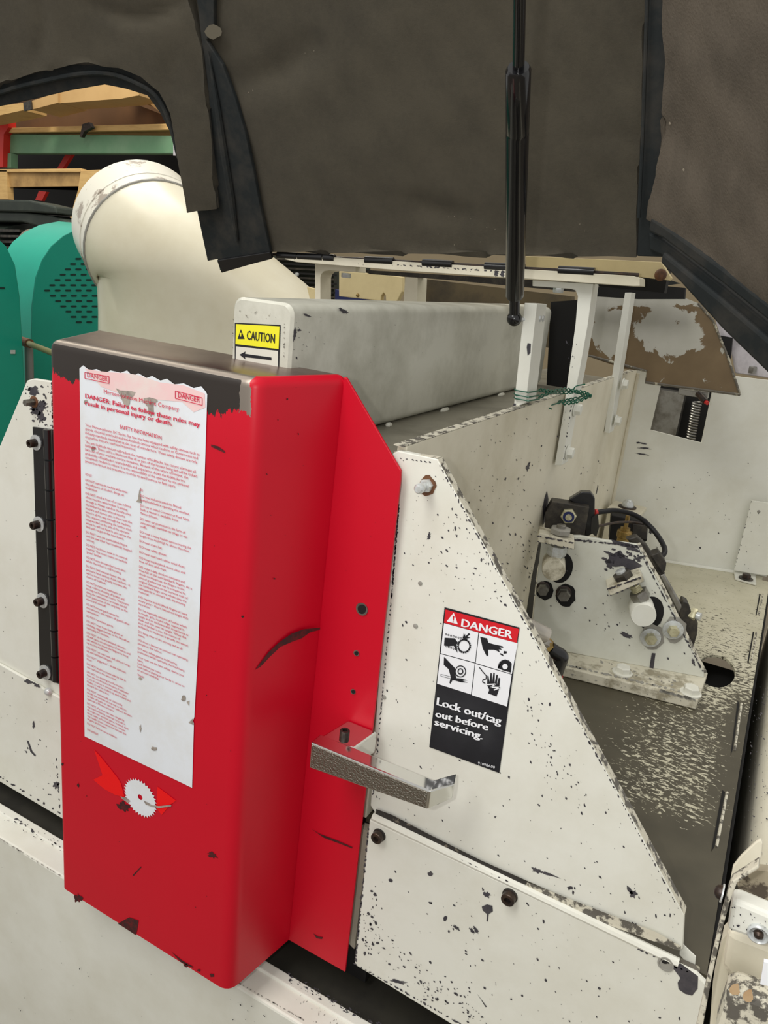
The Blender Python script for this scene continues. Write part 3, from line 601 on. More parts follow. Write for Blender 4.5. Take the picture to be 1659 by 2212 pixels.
# ---------------------------------------------------------------- grey beam and its ledge
bx0,bx1,bz0,bz1,by0,by1=-.238,-.148,1.418,1.598,-.03,1.02
bm_t=thing('grey_box_beam','long grey painted box beam with yellow caution sticker on its end','beam',(-.19,0,1.42))
def rrect(x0,x1,z0,z1,r,n=5):
    o=[]
    for cx,cz,a in ((x1-r,z1-r,0),(x0+r,z1-r,90),(x0+r,z0+r,180),(x1-r,z0+r,270)):
        for k in range(n+1): t_=math.radians(a+90*k/n); o.append((cx+r*math.cos(t_),cz+r*math.sin(t_)))
    return o
bm=bmesh.new(); rr_=rrect(bx0,bx1,bz0,bz1,.014)
R0=[bm.verts.new((x,by0+.004,z)) for x,z in rr_]; R1=[bm.verts.new((x,by1,z)) for x,z in rr_]
cxm,czm=(bx0+bx1)/2,(bz0+bz1)/2
Rf=[bm.verts.new((cxm+(x-cxm)*.93,by0,czm+(z-czm)*.965)) for x,z in rr_]
n_=len(rr_)
for i in range(n_):
    j=(i+1)%n_; bm.faces.new((R0[i],R0[j],R1[j],R1[i])); bm.faces.new((Rf[i],Rf[j],R0[j],R0[i]))
bm.faces.new(Rf); bm.faces.new(R1[::-1]); obj('beam_body',bm,beamp,bm_t,smooth=True)
pb=PY(by0)
cs=decal('caution_sign',[[(508,697),(607,702),(603,808),(508,800)]],pb,.0008,signblack,bm_t,label='yellow and white caution sticker')
decal('yellow_band',[[(511,700),(605,705),(603,754),(510,743)]],pb,.0012,signyellow,cs)
decal('white_band',[[(511,748),(602,758),(602,805),(510,798)]],pb,.0012,signlabelw,cs)
decal('warning_triangle',[[(522,711),(530,732),(515,732)]],pb,.0016,signblack,cs)
decal('exclamation_mark',[[(521,719),(523.5,719),(523,727),(521.5,727)]],pb,.0019,signyellow,cs)
decal('arrow',[[(519,766),(532,759),(531,764),(588,772),(588,778),(531,771),(532,776)]],pb,.0016,signblack,cs)
bm=bmesh.new(); pa,pb_=on(535,733,pb),on(595,741,pb); text(bm,'CAUTION',pa,pb_,pb,pr(17,pa)*1.1,.0017,.03); obj('lettering',bm,signblack,cs,kind='stuff')
chips(bm_t,PX(bx1),[([(635,690),(700,690),(660,780),(632,780)],12,1,3,60,2),([(640,680),(1100,690),(1100,800),(700,780)],10,.7,2,20,2)],extra=[[(654,677),(661,678),(672,684),(668,685),(658,682)],blob(636,722,3,14,10),blob(742,672,13,4,25),blob(646,713,4,3)],off=.0008)
chips(bm_t,pb,[([(520,668),(600,668),(612,676),(600,690),(510,690)],10,1,3,10,2)],extra=edge_chips((505,690),(503,760),12,1,2.5)+edge_chips((615,700),(614,775),9,1,2.5),off=.0009,m=wornbare)
lg=thing('beam_ledge','greasy grey ledge between the box beam and the cream side plate','ledge',(-.08,.6,1.41))
boxo('ledge_plate',(bx1-.10,.004,1.406),(-.0135,1.40,1.4175),mat('ledge_grease',(128,124,110),.45,dirt=(84,80,68),dirt_amt=.7,scale=9),lg)
for x,y,w in ((848,920,14),(965,885,30),(1070,850,26),(1115,842,20)):
    p=on(x,y,PZ(1.4185)); bm=bmesh.new(); L_=pr(w,p)
    a_=np.array([bx1+.002,p[1]-L_,1.4185]); prism(bm,[a_,a_+np.array([.012,.004,0]),a_+np.array([.012,L_*1.2,0]),a_+np.array([0,L_*1.4,0]),a_+np.array([0,L_*.7,.010])],(0,0,.002)) if False else tube(bm,[a_,a_+np.array([.002,L_*.3,.001]),a_+np.array([.002,L_,.001]),a_+np.array([0,L_*1.4,0])],[.0015,.0045,.004,.0015],8)
    obj('weld_bead',bm,beamp,lg,smooth=True)
# ---------------------------------------------------------------- upright bars
def barpoly(name,label,px,x0,x1,y0,bolts,grp='upright mounting bars'):
    t=thing(name,label,'bar',(x0,y0,1.3)); return t
# bar 1, carrying the gas strut ball
b1=thing('upright_strut_bar','short chipped cream bar holding the ball end of the gas strut','bar',(-.02,.45,1.42),'upright mounting bars')
za=on(1145,655,PY(.45))[2]
bm=bmesh.new(); prism(bm,[(-.031,.45,za),(-.009,.45,za),(-.009,.45,1.452),(.001,.45,1.42),(-.021,.45,1.42)],(0,.0,0)) if False else prism(bm,[on(x,y,PY(.45)) for x,y in ((1133,654),(1160,656),(1136,870),(1109,882))],(0,.055,0)); obj('flat_bar',bm,cream,b1,bevel=.0012)
p=on(1168,688,PX(-.008)); 
for dx in (0,.016): 
    bolt(b1,(-.009,.475+dx,on(1168,688,PX(-.008))[2]),(1,0,0),.0055,.006,zinc,name='nut')
chips(b1,PY(.45),[],extra=[[(1140,741),(1147,742),(1146,762),(1140,768),(1138,750)],blob(1112,876,3,6)],off=.0007)
# bar 2 : bent bar bolted on side wall and up to the rail
b2=thing('bent_support_bar','long cream bent bar bolted to the side plate under the hinge rail','bar',(.01,.69,1.30),'upright mounting bars')
YB=.69; pb2=PY(YB)
px_=[(1150,605),(1262,612),(1281,613),(1270,700),(1252,800),(1232,900),(1214,1005),(1198,1005),(1215,900),(1232,780),(1243,700),(1248,640),(1243,627),(1232,624),(1150,618)]
bm=bmesh.new(); prism(bm,[on(x,y,pb2) for x,y in px_],(0,.045,0)); obj('bent_bar',bm,cream,b2,bevel=.0012)
for x,y in ((1238,882),(1222,975)):
    p=on(x,y,PX(.016)); bolt(b2,(.021,YB+.022,p[2]),(1,0,0),.0115,.010,cream,washer=.015,name='bolt')
p=on(1205,628,PY(YB+.02)); bolt(b2,(p[0],YB+.022,p[2]+.006),(0,0,-1),.010,.010,zinc,name='bolt')
chips(b2,pb2,[([(1225,720),(1250,730),(1215,960),(1200,960)],16,.8,3,85,3)],extra=edge_chips((1238,850),(1216,1000),14,1,3),off=.0006)
# bar 3
b3=thing('rear_support_bar','slim cream flat bar bolted to the rear of the side plate','bar',(.01,1.13,1.31),'upright mounting bars')
YC=1.13; pb3=PY(YC)
bm=bmesh.new(); prism(bm,[on(x,y,pb3) for x,y in ((1350,632),(1364,632),(1343,770),(1316,936),(1305,934),(1328,770))],(0,.05,0)); obj('flat_bar',bm,cream,b3,bevel=.001)
for x,y in ((1340,832),(1328,910)):
    p=on(x,y,PX(.02)); bolt(b3,(.019,YC+.025,p[2]),(1,0,0),.0115,.010,cream,washer=.015,name='bolt')
# left C bracket and second post under the rail
YR=.66
b4=thing('left_rail_bracket','grey C shaped bracket under the left end of the hinge rail','bracket',(-.55,.7,1.5))
px_=[(680,567),(768,576),(768,588),(712,584),(700,586),(694,592),(692,600),(692,700),(680,700)]
bm=bmesh.new(); prism(bm,[on(x,y,PY(.69)) for x,y in px_],(0,.045,0)); obj('bent_bar',bm,cream2,b4,bevel=.001)
p=on(748,590,PY(.71)); bolt(b4,p,(0,0,-1),.011,.010,zinc)
b5=thing('rear_rail_post','grey flat post standing behind the beam under the hinge rail','post',(-.4,.8,1.5))
slab('flat_bar',[(875,598),(902,600),(898,700),(868,700)],PY(.80),.05,cream2,b5,bevel=.001)
# ---------------------------------------------------------------- hinge rail
rl=thing('hinge_rail','long cream horizontal flat rail carrying the black hood hinge','rail',(-.3,.66,1.65))
bm=bmesh.new(); prism(bm,[on(x,y,PY(YR)) for x,y in ((613,549),(1368,596),(1382,601),(1382,618),(1367,618),(1150,603),(860,584),(640,566),(615,560))],(0,.05,0)); obj('flat_rail',bm,cream2,rl,bevel=.001)
chips(rl,PY(YR),[([(620,555),(1090,583),(1090,592),(620,562)],18,.8,2.6,5,2)],extra=[blob(1072,590,4,8),blob(1085,592,5,8)]+edge_chips((860,572),(1100,588),12,2,4),off=.0007)
hg=thing('hood_hinge','black steel piano hinge joining the foam lined hood to the rail','hinge',(-.3,.65,1.66))
def hy_(x): return 551+ (x-600)*(590-551)/(1340-600)
xs_=[600,645,700,725,790,852,914,980,1048,1135,1207,1286,1368]
bm=bmesh.new(); a,b=on(590,549,PY(.668)),on(1380,594,PY(.668))
cyl(bm,a,b,.0035,10); obj('hinge_pin',bm,blackox,hg,smooth=True)
for i,(x0,x1) in enumerate(zip(xs_,xs_[1:])):
    if i%2==0 or i<3:
        p0=on(x0,hy_(x0),PY(.664)); p1=on(x1-2,hy_(x1-2),PY(.664)); bm=bmesh.new(); cyl(bm,p0,p1,.0075,14); obj('knuckle',bm,blackp,hg,smooth=True)
cg=thing('rear_cream_guard','cream yellow guard bar behind the hinge at the right end of the rail','guard',(0,.78,1.66))
slab('guard_bar',[(1135,553),(1300,560),(1428,566),(1450,600),(1446,606),(1380,598),(1210,588),(1136,582)],PY(.76),.02,creamy,cg,bevel=.001)
p=on(1427,594,PY(.755)); bolt(cg,p,(0,-1,0),pr(13,p),.006,rust,kind='dome')
boxo('guard_back',(-.06,.80,1.655),(.13,.83,1.70),void,cg)
# ---------------------------------------------------------------- dark things behind, seen through the rail
t=thing('ribbed_black_motor','black finned motor behind the duct under the left end of the rail','motor',(-.9,1.6,1.3))
slab('motor_body',[(570,548),(720,556),(722,700),(560,700)],PY(1.92),.3,motor,t)
for k in range(14):
    slab('cooling_fin',[(572,556+k*9.5),(722,564+k*9.5),(722,568+k*9.5),(572,560+k*9.5)],PY(1.90),.02,void if k%2 else blackdirty,t)
bolt(t,on(643,593,PY(1.89)),(0,-1,0),.008,.01,zinc)
q_=on(640,700,PY(1.92)); boxo('pedestal',(q_[0]-.12,1.95,0),(q_[0]+.12,2.15,q_[2]),motor,t)
t=thing('cream_switch_cover','cream metal cover plate with a notch behind the hinge rail','cover',(-.6,1.2,1.5))
slab('cover_plate',[(732,585),(800,590),(868,598),(868,630),(855,655),(834,655),(833,638),(828,632),(823,640),(822,650),(732,640)],PY(1.2),.02,creamy,t,bevel=.002)
p=on(773,638,PY(1.2)); bolt(t,p,(0,-1,0),pr(4,p),.006,brass,kind='dome')
t=thing('dark_cross_member','dark brown rusty cross member under the hinge rail','beam',(-.2,1.3,1.5))
slab('cross_plate',[(895,600),(1235,640),(1235,760),(895,700)],PY(1.32),.03,mat('rusty_dark',(92,80,56),.7,dirt=(52,46,36),dirt_amt=.8,scale=7),t)
slab('lower_flange',[(770,582),(1235,610),(1235,630),(960,604),(800,592)],PY(.80),.03,blackdirty,t)
slab('end_plate',[(1190,652),(1246,648),(1246,760),(1240,850),(1180,840)],PY(1.035),.006,void,t,label='black end plate')
slab('dark_band',[(1262,622),(1380,612),(1480,622),(1478,646),(1375,646),(1280,640)],PY(1.22),.02,void,t)
slab('grey_plate',[(1382,598),(1440,603),(1470,612),(1400,622),(1380,618)],PY(1.1),.01,rubber,t)
t=thing('blue_cream_bin','blue and cream bin behind the hinge rail','bin',(-.9,1.9,1.3))
slab('blue_panel',[(724,625),(800,645),(800,690),(724,690)],PY(1.35),.02,bluem,t)
slab('cream_post',[(663,620),(684,625),(684,690),(680,690)],PY(1.35),.02,creamy,t)
# ---------------------------------------------------------------- rear wall plate, chute
a_=np.array([-.004,1.425,0]); b_=np.array([.445,1.565,0]); pw=VP(a_,b_)
rw=thing('rear_plate','large cream rear plate with a rectangular cut-out closing the compartment','plate',(.2,1.5,.91))
Z1,Z2=.9112,1.462
def w3(p): return np.array(p,float)
outer=[w3((-.004,1.425,Z1)),w3((.445,1.565,Z1)),w3((.52,1.588,Z2)),w3((-.004,1.425,Z2))]
hole=[on(1405,929,pw),on(1516,957,pw),on(1541,838,pw),on(1430,822,pw)]
bm=bmesh.new(); n=-pw[1]*.01
O=[bm.verts.new(V(p)) for p in outer]; I=[bm.verts.new(V(p)) for p in hole]; O2=[bm.verts.new(V(p+n)) for p in outer]; I2=[bm.verts.new(V(p+n)) for p in hole]
for i in range(4):
    j=(i+1)%4; bm.faces.new((O[i],O[j],I[j],I[i])); bm.faces.new((O2[j],O2[i],I2[i],I2[j])); bm.faces.new((I[i],I[j],I2[j],I2[i])); bm.faces.new((O[j],O[i],O2[i],O2[j]))
obj('plate',bm,cream,rw)
bm=bmesh.new(); tube(bm,[w3((.003,1.423,.92)),w3((.003,1.423,1.44))],.006,8); obj('corner_weld',bm,cream2,rw,smooth=True)
bm=bmesh.new(); f0,f1=w3((.16,1.47,.911)),w3((.40,1.545,.911)); tube(bm,[f0,(f0+f1)/2,f1],.006,8); obj('floor_weld',bm,cream,rw,smooth=True)
chips(rw,pw,[([(1350,950),(1640,1000),(1580,1220),(1420,1190)],46,.7,2.2,40,1.4)],extra=[blob(1405,1149,4,4),blob(1512,1183,2,2),blob(1385,957,12,1.6,8),blob(1392,968,13,1.8,5),blob(1388,981,13,1.6,8),blob(1378,957,4,1.6)],off=.0008)
t=thing('spring_mechanism','dark steel body and coil spring inside the rear wall cut-out','mechanism',(.15,1.6,1.3))
slab('steel_body',[(1415,840),(1480,850),(1455,960),(1400,950)],PY(1.66),.05,bare,t)
slab('dark_back',[(1380,760),(1580,800),(1560,1000),(1380,980)],PY(1.74),.03,void,t)
bm=bmesh.new(); a=on(1506,868,PY(1.6)); b=on(1492,948,PY(1.6)); pts=[]
for k in range(120):
    f=k/119; c=a+(b-a)*f; pts.append(c+np.array([math.cos(f*90),math.sin(f*90),0])*.012)
tube(bm,pts,.0028,5); obj('coil_spring',bm,bare,t,smooth=True)
t=thing('rusty_chute','worn rusty steel deflector chute with a pointed lower right corner','chute',(.1,1.3,1.5))
pc=PY(1.30)
outl=[(1372,640),(1470,640),(1508,655),(1540,692),(1572,770),(1599,853),(1394,826),(1397,802),(1350,797),(1300,780),(1272,770),(1277,637)]
bm=bmesh.new()
# gridded front face so that the wear map has vertices
def gridpoly(bm,poly,pl,step,fn,th=0):
    xs=[p[0] for p in poly]; ys=[p[1] for p in poly]; f=bm.faces.new([bm.verts.new(V(on(x,y,pl))) for x,y in poly]); return f
gridpoly(bm,outl,pc,8,None)
for k in range(18):
    for co,no in ((on(1272+k*20,700,pc),np.array([1,0,0])),):
        bmesh.ops.bisect_plane(bm,geom=bm.verts[:]+bm.edges[:]+bm.faces[:],plane_co=V(co),plane_no=V(no))
for k in range(14):
    bmesh.ops.bisect_plane(bm,geom=bm.verts[:]+bm.edges[:]+bm.faces[:],plane_co=V(on(1400,640+k*16,pc)),plane_no=(0,0,1))
o=obj('chute_plate',bm,chutem,t,kind='flat')
at=o.data.attributes.new('wear','FLOAT','POINT')
def proj(p):
    v=R@(np.array(p)-CAM); return W/2+F*v[0]/v[2],H/2+F*v[1]/v[2]
for i,v in enumerate(o.data.vertices):
    x,y=proj(np.array(v.co)+np.array([.1,1.3,1.5]))
    d=math.hypot((x-1450)/85,(y-720)/58); d2=math.hypot((x-1310)/40,(y-700)/80)
    w_=.36+.30*min(1,max(0,(min(d,d2)-.75)/.35))
    if y<662: w_=.36
    at.data[i].value=w_
md=o.modifiers.new('sheet','SOLIDIFY'); md.thickness=.006; md.offset=0; split_edges(o)
bm=bmesh.new(); a=[on(x,y,PY(1.296)) for x,y in ((1272,768),(1397,802),(1394,826),(1599,853))]; tube(bm,a,.0035,6); obj('edge_rim',bm,wornbare,t,smooth=True)
bm=bmesh.new(); a=[on(x,y,PY(1.296)) for x,y in ((1508,655),(1540,692),(1572,770),(1599,853))]; tube(bm,a,.003,6); obj('edge_rim',bm,wornbare,t,smooth=True)
t=thing('limit_plunger','small grey plunger clamp with a red tip under the chute','plunger',(.18,1.33,1.4))
slab('clamp_block',[(1466,840),(1530,848),(1528,862),(1465,852)],PY(1.33),.03,bare,t,bevel=.001)
bm=bmesh.new(); a=on(1508,850,PY(1.32)); b=on(1524,868,PY(1.30)); cyl(bm,a,b,.008,12); obj('plunger_body',bm,blackox,t,smooth=True)
bm=bmesh.new(); c=on(1529,871,PY(1.295)); cyl(bm,b,c,.005,12); obj('tip',bm,redtip,t,smooth=True,label='red plunger tip')
t=thing('rear_white_block','white scratched metal block seen above the right end of the rear plate','block',(.35,1.75,1.45))
slab('block_body',[(1574,735),(1600,728),(1720,790),(1720,840),(1660,817),(1588,806)],PY(1.75),.05,alum,t,bevel=.003)
slab('dark_gap',[(1556,725),(1582,730),(1578,775),(1556,745)],PY(1.70),.02,void,t)
slab('upper_plate',[(1545,690),(1640,715),(1578,735),(1556,726)],PY(1.72),.02,alum,t)
p=on(1624,806,PY(1.74)); bolt(t,p,(0,0,1),.012,.02,bare,name='bolt')
# ---------------------------------------------------------------- deck
DK=.91
dk=thing('deck_plate','worn greasy cream deck plate at the bottom of the compartment','deck',(.23,.8,DK))
NX,NY=46,150; x0,x1,y0,y1=.0,.4555,.012,1.60
hc=on(1553,1437,PZ(DK)); hrx=.036; hry=.105
e1_=on(1520,1405,PZ(DK)); e2_=on(1578,1450,PZ(DK)); e3_=on(1540,1412,PZ(DK)); e4_=on(1560,1490,PZ(DK))
hc=np.array([(e1_[0]+e2_[0])/2+.004,(e3_[1]+e4_[1])/2,DK]); hrx=(e2_[0]-e1_[0])/2+.006; hry=abs(e3_[1]-e4_[1])/2
bm=bmesh.new(); G=[[bm.verts.new((x0+(x1-x0)*i/NX,y0+(y1-y0)*j/NY,DK)) for j in range(NY+1)] for i in range(NX+1)]
for i in range(NX):
    for j in range(NY):
        cx=x0+(x1-x0)*(i+.5)/NX; cy=y0+(y1-y0)*(j+.5)/NY
        if ((cx-hc[0])/hrx)**2+((cy-hc[1])/hry)**2<1: continue
        if cx>.435 and cy>1.53: continue
        bm.faces.new((G[i][j],G[i+1][j],G[i+1][j+1],G[i][j+1]))
for v in [v for v in bm.verts if not v.link_faces]: bm.verts.remove(v)
for v in bm.verts:
    if v.is_boundary:
        dx,dy=(v.co.x-hc[0])/hrx,(v.co.y-hc[1])/hry; d=math.hypot(dx,dy)
        if .3<d<1.5: v.co.x=hc[0]+dx/d*hrx; v.co.y=hc[1]+dy/d*hry
co=[(v.co.x,v.co.y) for v in bm.verts]
o=obj('deck_sheet',bm,deckm,dk,kind='flat')
at=o.data.attributes.new('wear','FLOAT','POINT')
def sm(a,b,x): t=min(1,max(0,(x-a)/(b-a))); return t*t*(3-2*t)
for i,v in enumerate(o.data.vertices):
    X,Y=v.co.x+.23,v.co.y+.8
    w_=.435-.07*sm(.95,1.35,Y)                 # painted, few marks
    front=sm(.72,.60,Y); w_+=.105*front       # in front of the bracket: speckled
    w_+=.22*sm(.34,.14,X)*sm(.70,.58,Y)      # greasy towards the triangular panel
    w_+=.22*sm(.32,.20,Y)                    # bare at the front
    w_+=.10*sm(.410,.435,X)*sm(.8,.7,Y)
    w_+=.06*sm(1.0,.8,Y)*sm(.5,.7,Y)
    at.data[i].value=w_
md=o.modifiers.new('sheet','SOLIDIFY'); md.thickness=.006; md.offset=-1
for (p_,q_,r_,s_) in (((1593,1515),(1597,1520),(1582,1622),(1578,1632)),((1560,1708),(1566,1712),(1543,1830),(1536,1840)),((1626,1365),(1629,1366),(1617,1432),(1614,1432)),((1640,1283),(1643,1284),(1634,1330),(1632,1330))):
    decal('slot',[[p_,q_,r_,s_]],PZ(DK),.0012,void,dk)
    bm=bmesh.new(); a=on(q_[0]+5,q_[1],PZ(DK)); b=on(r_[0]+5,r_[1],PZ(DK)); tube(bm,[a,b],.0022,6); obj('slot_lip',bm,worn,dk,smooth=True)
boxo('hole_floor',(hc[0]-.07,hc[1]-.16,DK-.07),(hc[0]+.045,hc[1]+.16,DK-.06),void,dk)
slab('corner_patch',[(1470,2036),(1503,2068),(1500,2098),(1468,2062)],PY(.011),.002,cream,dk)
# ---------------------------------------------------------------- adjuster bracket on the deck
pA=on(1300,1423,PZ(.932)); pB=on(1521,1464,PZ(.932)); pp=VP(pA,pB); nv=pp[1]
dirtyc=mat('dirty_cream',(204,199,180),.5,dirt=(138,130,108),dirt_amt=.85,scale=26,thr=.55,soft=.06,bump=.2)
ab=thing('adjuster_bracket','cream steel adjuster bracket with bolts and round pins standing on the deck','bracket',(.2,.68,DK))
pz2=PZ(DK+.001)
fr0=on(1150,1445,pz2); fr1=on(1503,1533,pz2); bk=pA+ (pB-pA)*1.0
base=[fr0,fr1,np.array([pB[0]+.004,pB[1]+.03,DK+.001]),np.array([.012,pA[1]-.02,DK+.001])]
bm=bmesh.new(); prism(bm,base,(0,0,.021)); obj('base_plate',bm,dirtyc,ab,bevel=.002)
pbt=PZ(DK+.022); pbf=VP(fr0,fr1)
chips(ab,pbt,[([(1220,1425),(1500,1492),(1505,1480),(1300,1428)],46,1.4,5,15,2)],extra=edge_chips((1225,1437),(1505,1502),8,2.5,6),off=.0006,m=greywear)
chips(ab,pbf,[([(1225,1445),(1500,1512),(1500,1528),(1230,1462)],16,1,3,15,2)],extra=edge_chips((1430,1492),(1503,1512),7,5,9),off=.0008,m=greywear)
out=[(1169,1172),(1186,1158),(1253,1158),(1310,1168),(1378,1177),(1430,1270),(1480,1372),(1521,1452),(1521,1464),(1300,1423),(1140,1392),(1150,1345)]
slab('upright_plate',out,pp,.010,mat('bracket_paint',(208,209,198),.42,dirt=(186,184,168),dirt_amt=.6,scale=7,bump=.1),ab,bevel=.0012)
bm=bmesh.new(); q_=[on(x,y,pp) for x,y in ((1378,1177),(1430,1270),(1480,1372),(1522,1455))]
for a,b in zip(q_,q_[1:]): tube(bm,[a-nv*.005+np.array([.001,0,.001]),b-nv*.005+np.array([.001,0,.001])],.0045,6)
obj('worn_edge',bm,worn,ab,smooth=True)
# lug with adjusting bolt, left
def lug(px,depth,th=.014):
    bm=bmesh.new(); P_=[on(x,y,pp) for x,y in px]; prism(bm,P_,nv*depth); return obj('lug',bm,worn,ab,bevel=.0015)
plg=(pp[0]+nv*.045,nv)
def lug2(px):
    bm=bmesh.new(); prism(bm,[on(x,y,plg) for x,y in px],-nv*.045); return obj('lug',bm,dirtyc,ab,bevel=.0015)
l1=lug2([(1162,1156),(1165,1151),(1241,1170),(1240,1187),(1162,1171)])
l2=lug2([(1311,1270),(1318,1287),(1392,1256),(1385,1243),(1330,1262)])
chips(ab,plg,[],extra=edge_chips((1163,1158),(1240,1173),8,2.5,5)+edge_chips((1163,1170),(1238,1186),12,2,4)+edge_chips((1313,1272),(1388,1246),7,3,5)+edge_chips((1319,1286),(1390,1257),10,2,4),off=.0009,m=chipm)
def adj(px,py,dirv,m1,scale=1,l_=.02):
    p=on(px,py,plg)-nv*.018; return p
pj=on(1210,1160,plg)-nv*.022; 
bolt(l1,pj+np.array([0,0,.001]),(0,0,1),.021,.011,greywear,name='bolt'); bolt(l1,pj+np.array([0,0,.012]),(0,0,1),.009,.006,bare,kind='cyl',name='stud')
pj2=on(1205,1186,plg)-nv*.022; bolt(l1,pj2,(0,0,-1),.019,.022,zinc,name='nut')
dl=on(1385,1310,plg)-on(1345,1240,plg); dl/=np.linalg.norm(dl)
pk=on(1350,1256,plg)-nv*.018; bolt(l2,pk,-dl,.019,.013,blackdirty,name='bolt'); bolt(l2,pk-dl*.012,-dl,.010,.006,zinc,kind='cyl',name='stud')
pk2=on(1372,1272,plg)-nv*.018; bm=bmesh.new(); cyl(bm,pk2,pk2+dl*.022,.009,14); obj('thread',bm,yzinc,l2,smooth=True)
for k in range(5):
    bm=bmesh.new(); lathe(bm,pk2+dl*(.003+.003*k),dl,[(.009,0),(.0105,.001),(.009,.002)],14); obj('thread_ridge',bm,yzinc,l2,smooth=True)
bolt(l2,pk2+dl*.014,dl,.0185,.020,bare,name='nut')
# pins and their slots
for cx,cy,r,m_ in ((1196,1232,25,dirtyc),(1390,1330,27,cream)):
    pe_=on(cx,cy,(pp[0]+nv*.052,nv)); rr=pr(r,pe_)
    decal('slot_recess',[ellipse(cx+15,cy-6,r*1.05,r*1.35,24,15)],pp,.0008,void,ab)
    bm=bmesh.new(); lathe(bm,pe_-nv*.060,nv,[(rr,0),(rr,.057),(rr*.95,.060)],32); obj('pin',bm,m_,ab,smooth=True)
for cx,cy,r in ((1173,1274,12),(1218,1285,14)):
    decal('bare_well_ring',[blob(cx+4,cy+1,r*1.55,r*1.75,0,.08,16)],pp,.0009,void,ab)  # near-black disc puts the shade of the bolt well into colour
    p=on(cx,cy,(pp[0]+nv*.014,nv)); bolt(ab,p-nv*.012,nv,pr(r,p),.020,bare,washer=pr(r*1.2,p),wm=blackox)
for cx,cy,r in ((1406,1381,15),(1455,1364,15)):
    decal('bare_well_ring',[blob(cx+3,cy-5,r*1.7,r*1.9,0,.1,16)],pp,.0009,greywear,ab)
    p=on(cx,cy,(pp[0]+nv*.010,nv)); bolt(ab,p-nv*.008,nv,pr(r*.85,p),.012,yzinc,washer=pr(r*1.45,p),wm=zinc)
for cx,cy in ((1347,1440),(1495,1484)):
    p=on(cx,cy,PZ(DK+.036)); p[2]=DK+.022; bolt(ab,p,(0,0,1),.015,.012,cream,washer=.020,wm=cream)
chips(ab,pp,[([(1170,1300),(1400,1420),(1500,1450),(1380,1200),(1240,1180)],70,.8,3.6,60,1.5)],
  extra=[blob(1352,1372,14,5,25),*[blob(random.gauss(1345,22),random.gauss(1205,12),random.uniform(2,6),random.uniform(1.5,4),20) for _ in range(26)],*edge_chips((1186,1160),(1378,1180),7,2.5,6),*edge_chips((1378,1182),(1518,1450),9,2,4.5),[(1312,1190),(1325,1196),(1340,1188),(1352,1205),(1370,1210),(1388,1222),(1376,1228),(1360,1232),(1346,1222),(1330,1224),(1312,1222),(1306,1212),(1316,1206)],blob(1365,1185,14,5,20),[(1320,1165),(1378,1178),(1376,1184),(1345,1180),(1325,1174)],[(1408,1410),(1416,1411),(1411,1446),(1402,1446)],blob(1410,1450,15,4,15),blob(1498,1430,3,8,-20),blob(1382,1205,14,3,-15)],off=.0009)
# black clevis block with lock nut and cable
cb=thing('black_clevis_block','greasy black clevis block with lock nut behind the adjuster bracket','clevis',(.08,.75,1.2))
pq=(pp[0]-nv*.03,nv)
slab('block',[(1192,1084),(1273,1096),(1262,1160),(1176,1146),(1178,1108)],pq,.035,blackdirty,cb,bevel=.001)
slab('fork_plate',[(1228,1080),(1256,1063),(1276,1064),(1285,1076),(1284,1150),(1262,1165),(1266,1100)],(pp[0]-nv*.05,nv),.02,blackp,cb,bevel=.002)
p=on(1228,1113,pq); b_=bolt(cb,p,nv,pr(17,p),.012,yzinc,name='lock_nut'); bm=bmesh.new(); lathe(bm,p+nv*.012,nv,[(pr(12,p),0),(pr(12,p),.002),(pr(8,p),.002)],20); obj('nylon_ring',bm,bluem,b_,smooth=True,label='dark blue nylon ring'); bm=bmesh.new(); lathe(bm,p+nv*.012,nv,[(pr(7,p),0),(pr(7,p),.005)],14); obj('stud',bm,yzinc,b_,smooth=True)
slab('side_tab',[(1278,1118),(1292,1112),(1294,1140),(1288,1160),(1276,1150)],(pp[0]-nv*.045,nv),.01,greasegap,cb)
cbl=thing('black_cable','glossy black looped cable with red collar rising from the clevis block','cable',(.2,.85,1.15))
pts=[on(x,y,VP((0,yy,0),(1,yy+.28,0))) for x,y,yy in ((1287,1107,.72),(1330,1103,.76),(1372,1113,.78),(1405,1138,.78),(1429,1170,.75),(1436,1192,.72),(1424,1206,.69))]
bm=bmesh.new(); tube(bm,spline(pts,6),.0055,10); obj('sheath',bm,mat('cable_black',(20,20,22),.5,spec=.25),cbl,smooth=True)
bm=bmesh.new(); d_=pts[0]-pts[1]; cyl(bm,pts[0],pts[0]+d_/np.linalg.norm(d_)*.006,.0078,12); obj('collar',bm,redtip,cbl,smooth=True,label='red collar')
tc=thing('thin_grey_cable','thin dusty grey cable behind the looped black cable','cable',(.2,.9,1.12))
pts=[on(x,y,VP((0,yy,0),(1,yy+.28,0))) for x,y,yy in ((1290,1137,.80),(1330,1129,.86),(1365,1128,.9),(1400,1132,.9))]
bm=bmesh.new(); tube(bm,spline(pts,6),.003,8); tag(obj('sheath',bm,blackox,tc,smooth=True))
vb=thing('valve_box','black box with brass fitting behind the top of the bracket','valve',(.2,.98,1.0))
pv=VP((0,.95,0),(1,1.23,0))
slab('box_body',[(1321,1113),(1400,1130),(1398,1168),(1375,1185),(1316,1170)],pv,.04,void,vb,bevel=.002)
slab('box_door',[(1366,1131),(1398,1135),(1396,1165),(1366,1160)],pv,.01,blackdirty,vb,off=.003,bevel=.001)
bm=bmesh.new(); a=on(1345,1170,(pv[0]+np.array([0,-.04,0]),pv[1])); lathe(bm,a,(0,0,1),[(.014,0),(.014,.01),(.017,.012),(.017,.026),(.011,.028),(.011,.034)],12); lathe(bm,a+np.array([0,0,.034]),(0,0,1),[(.005,0),(.005,.03)],8); obj('brass_fitting',bm,brass,vb,smooth=True)
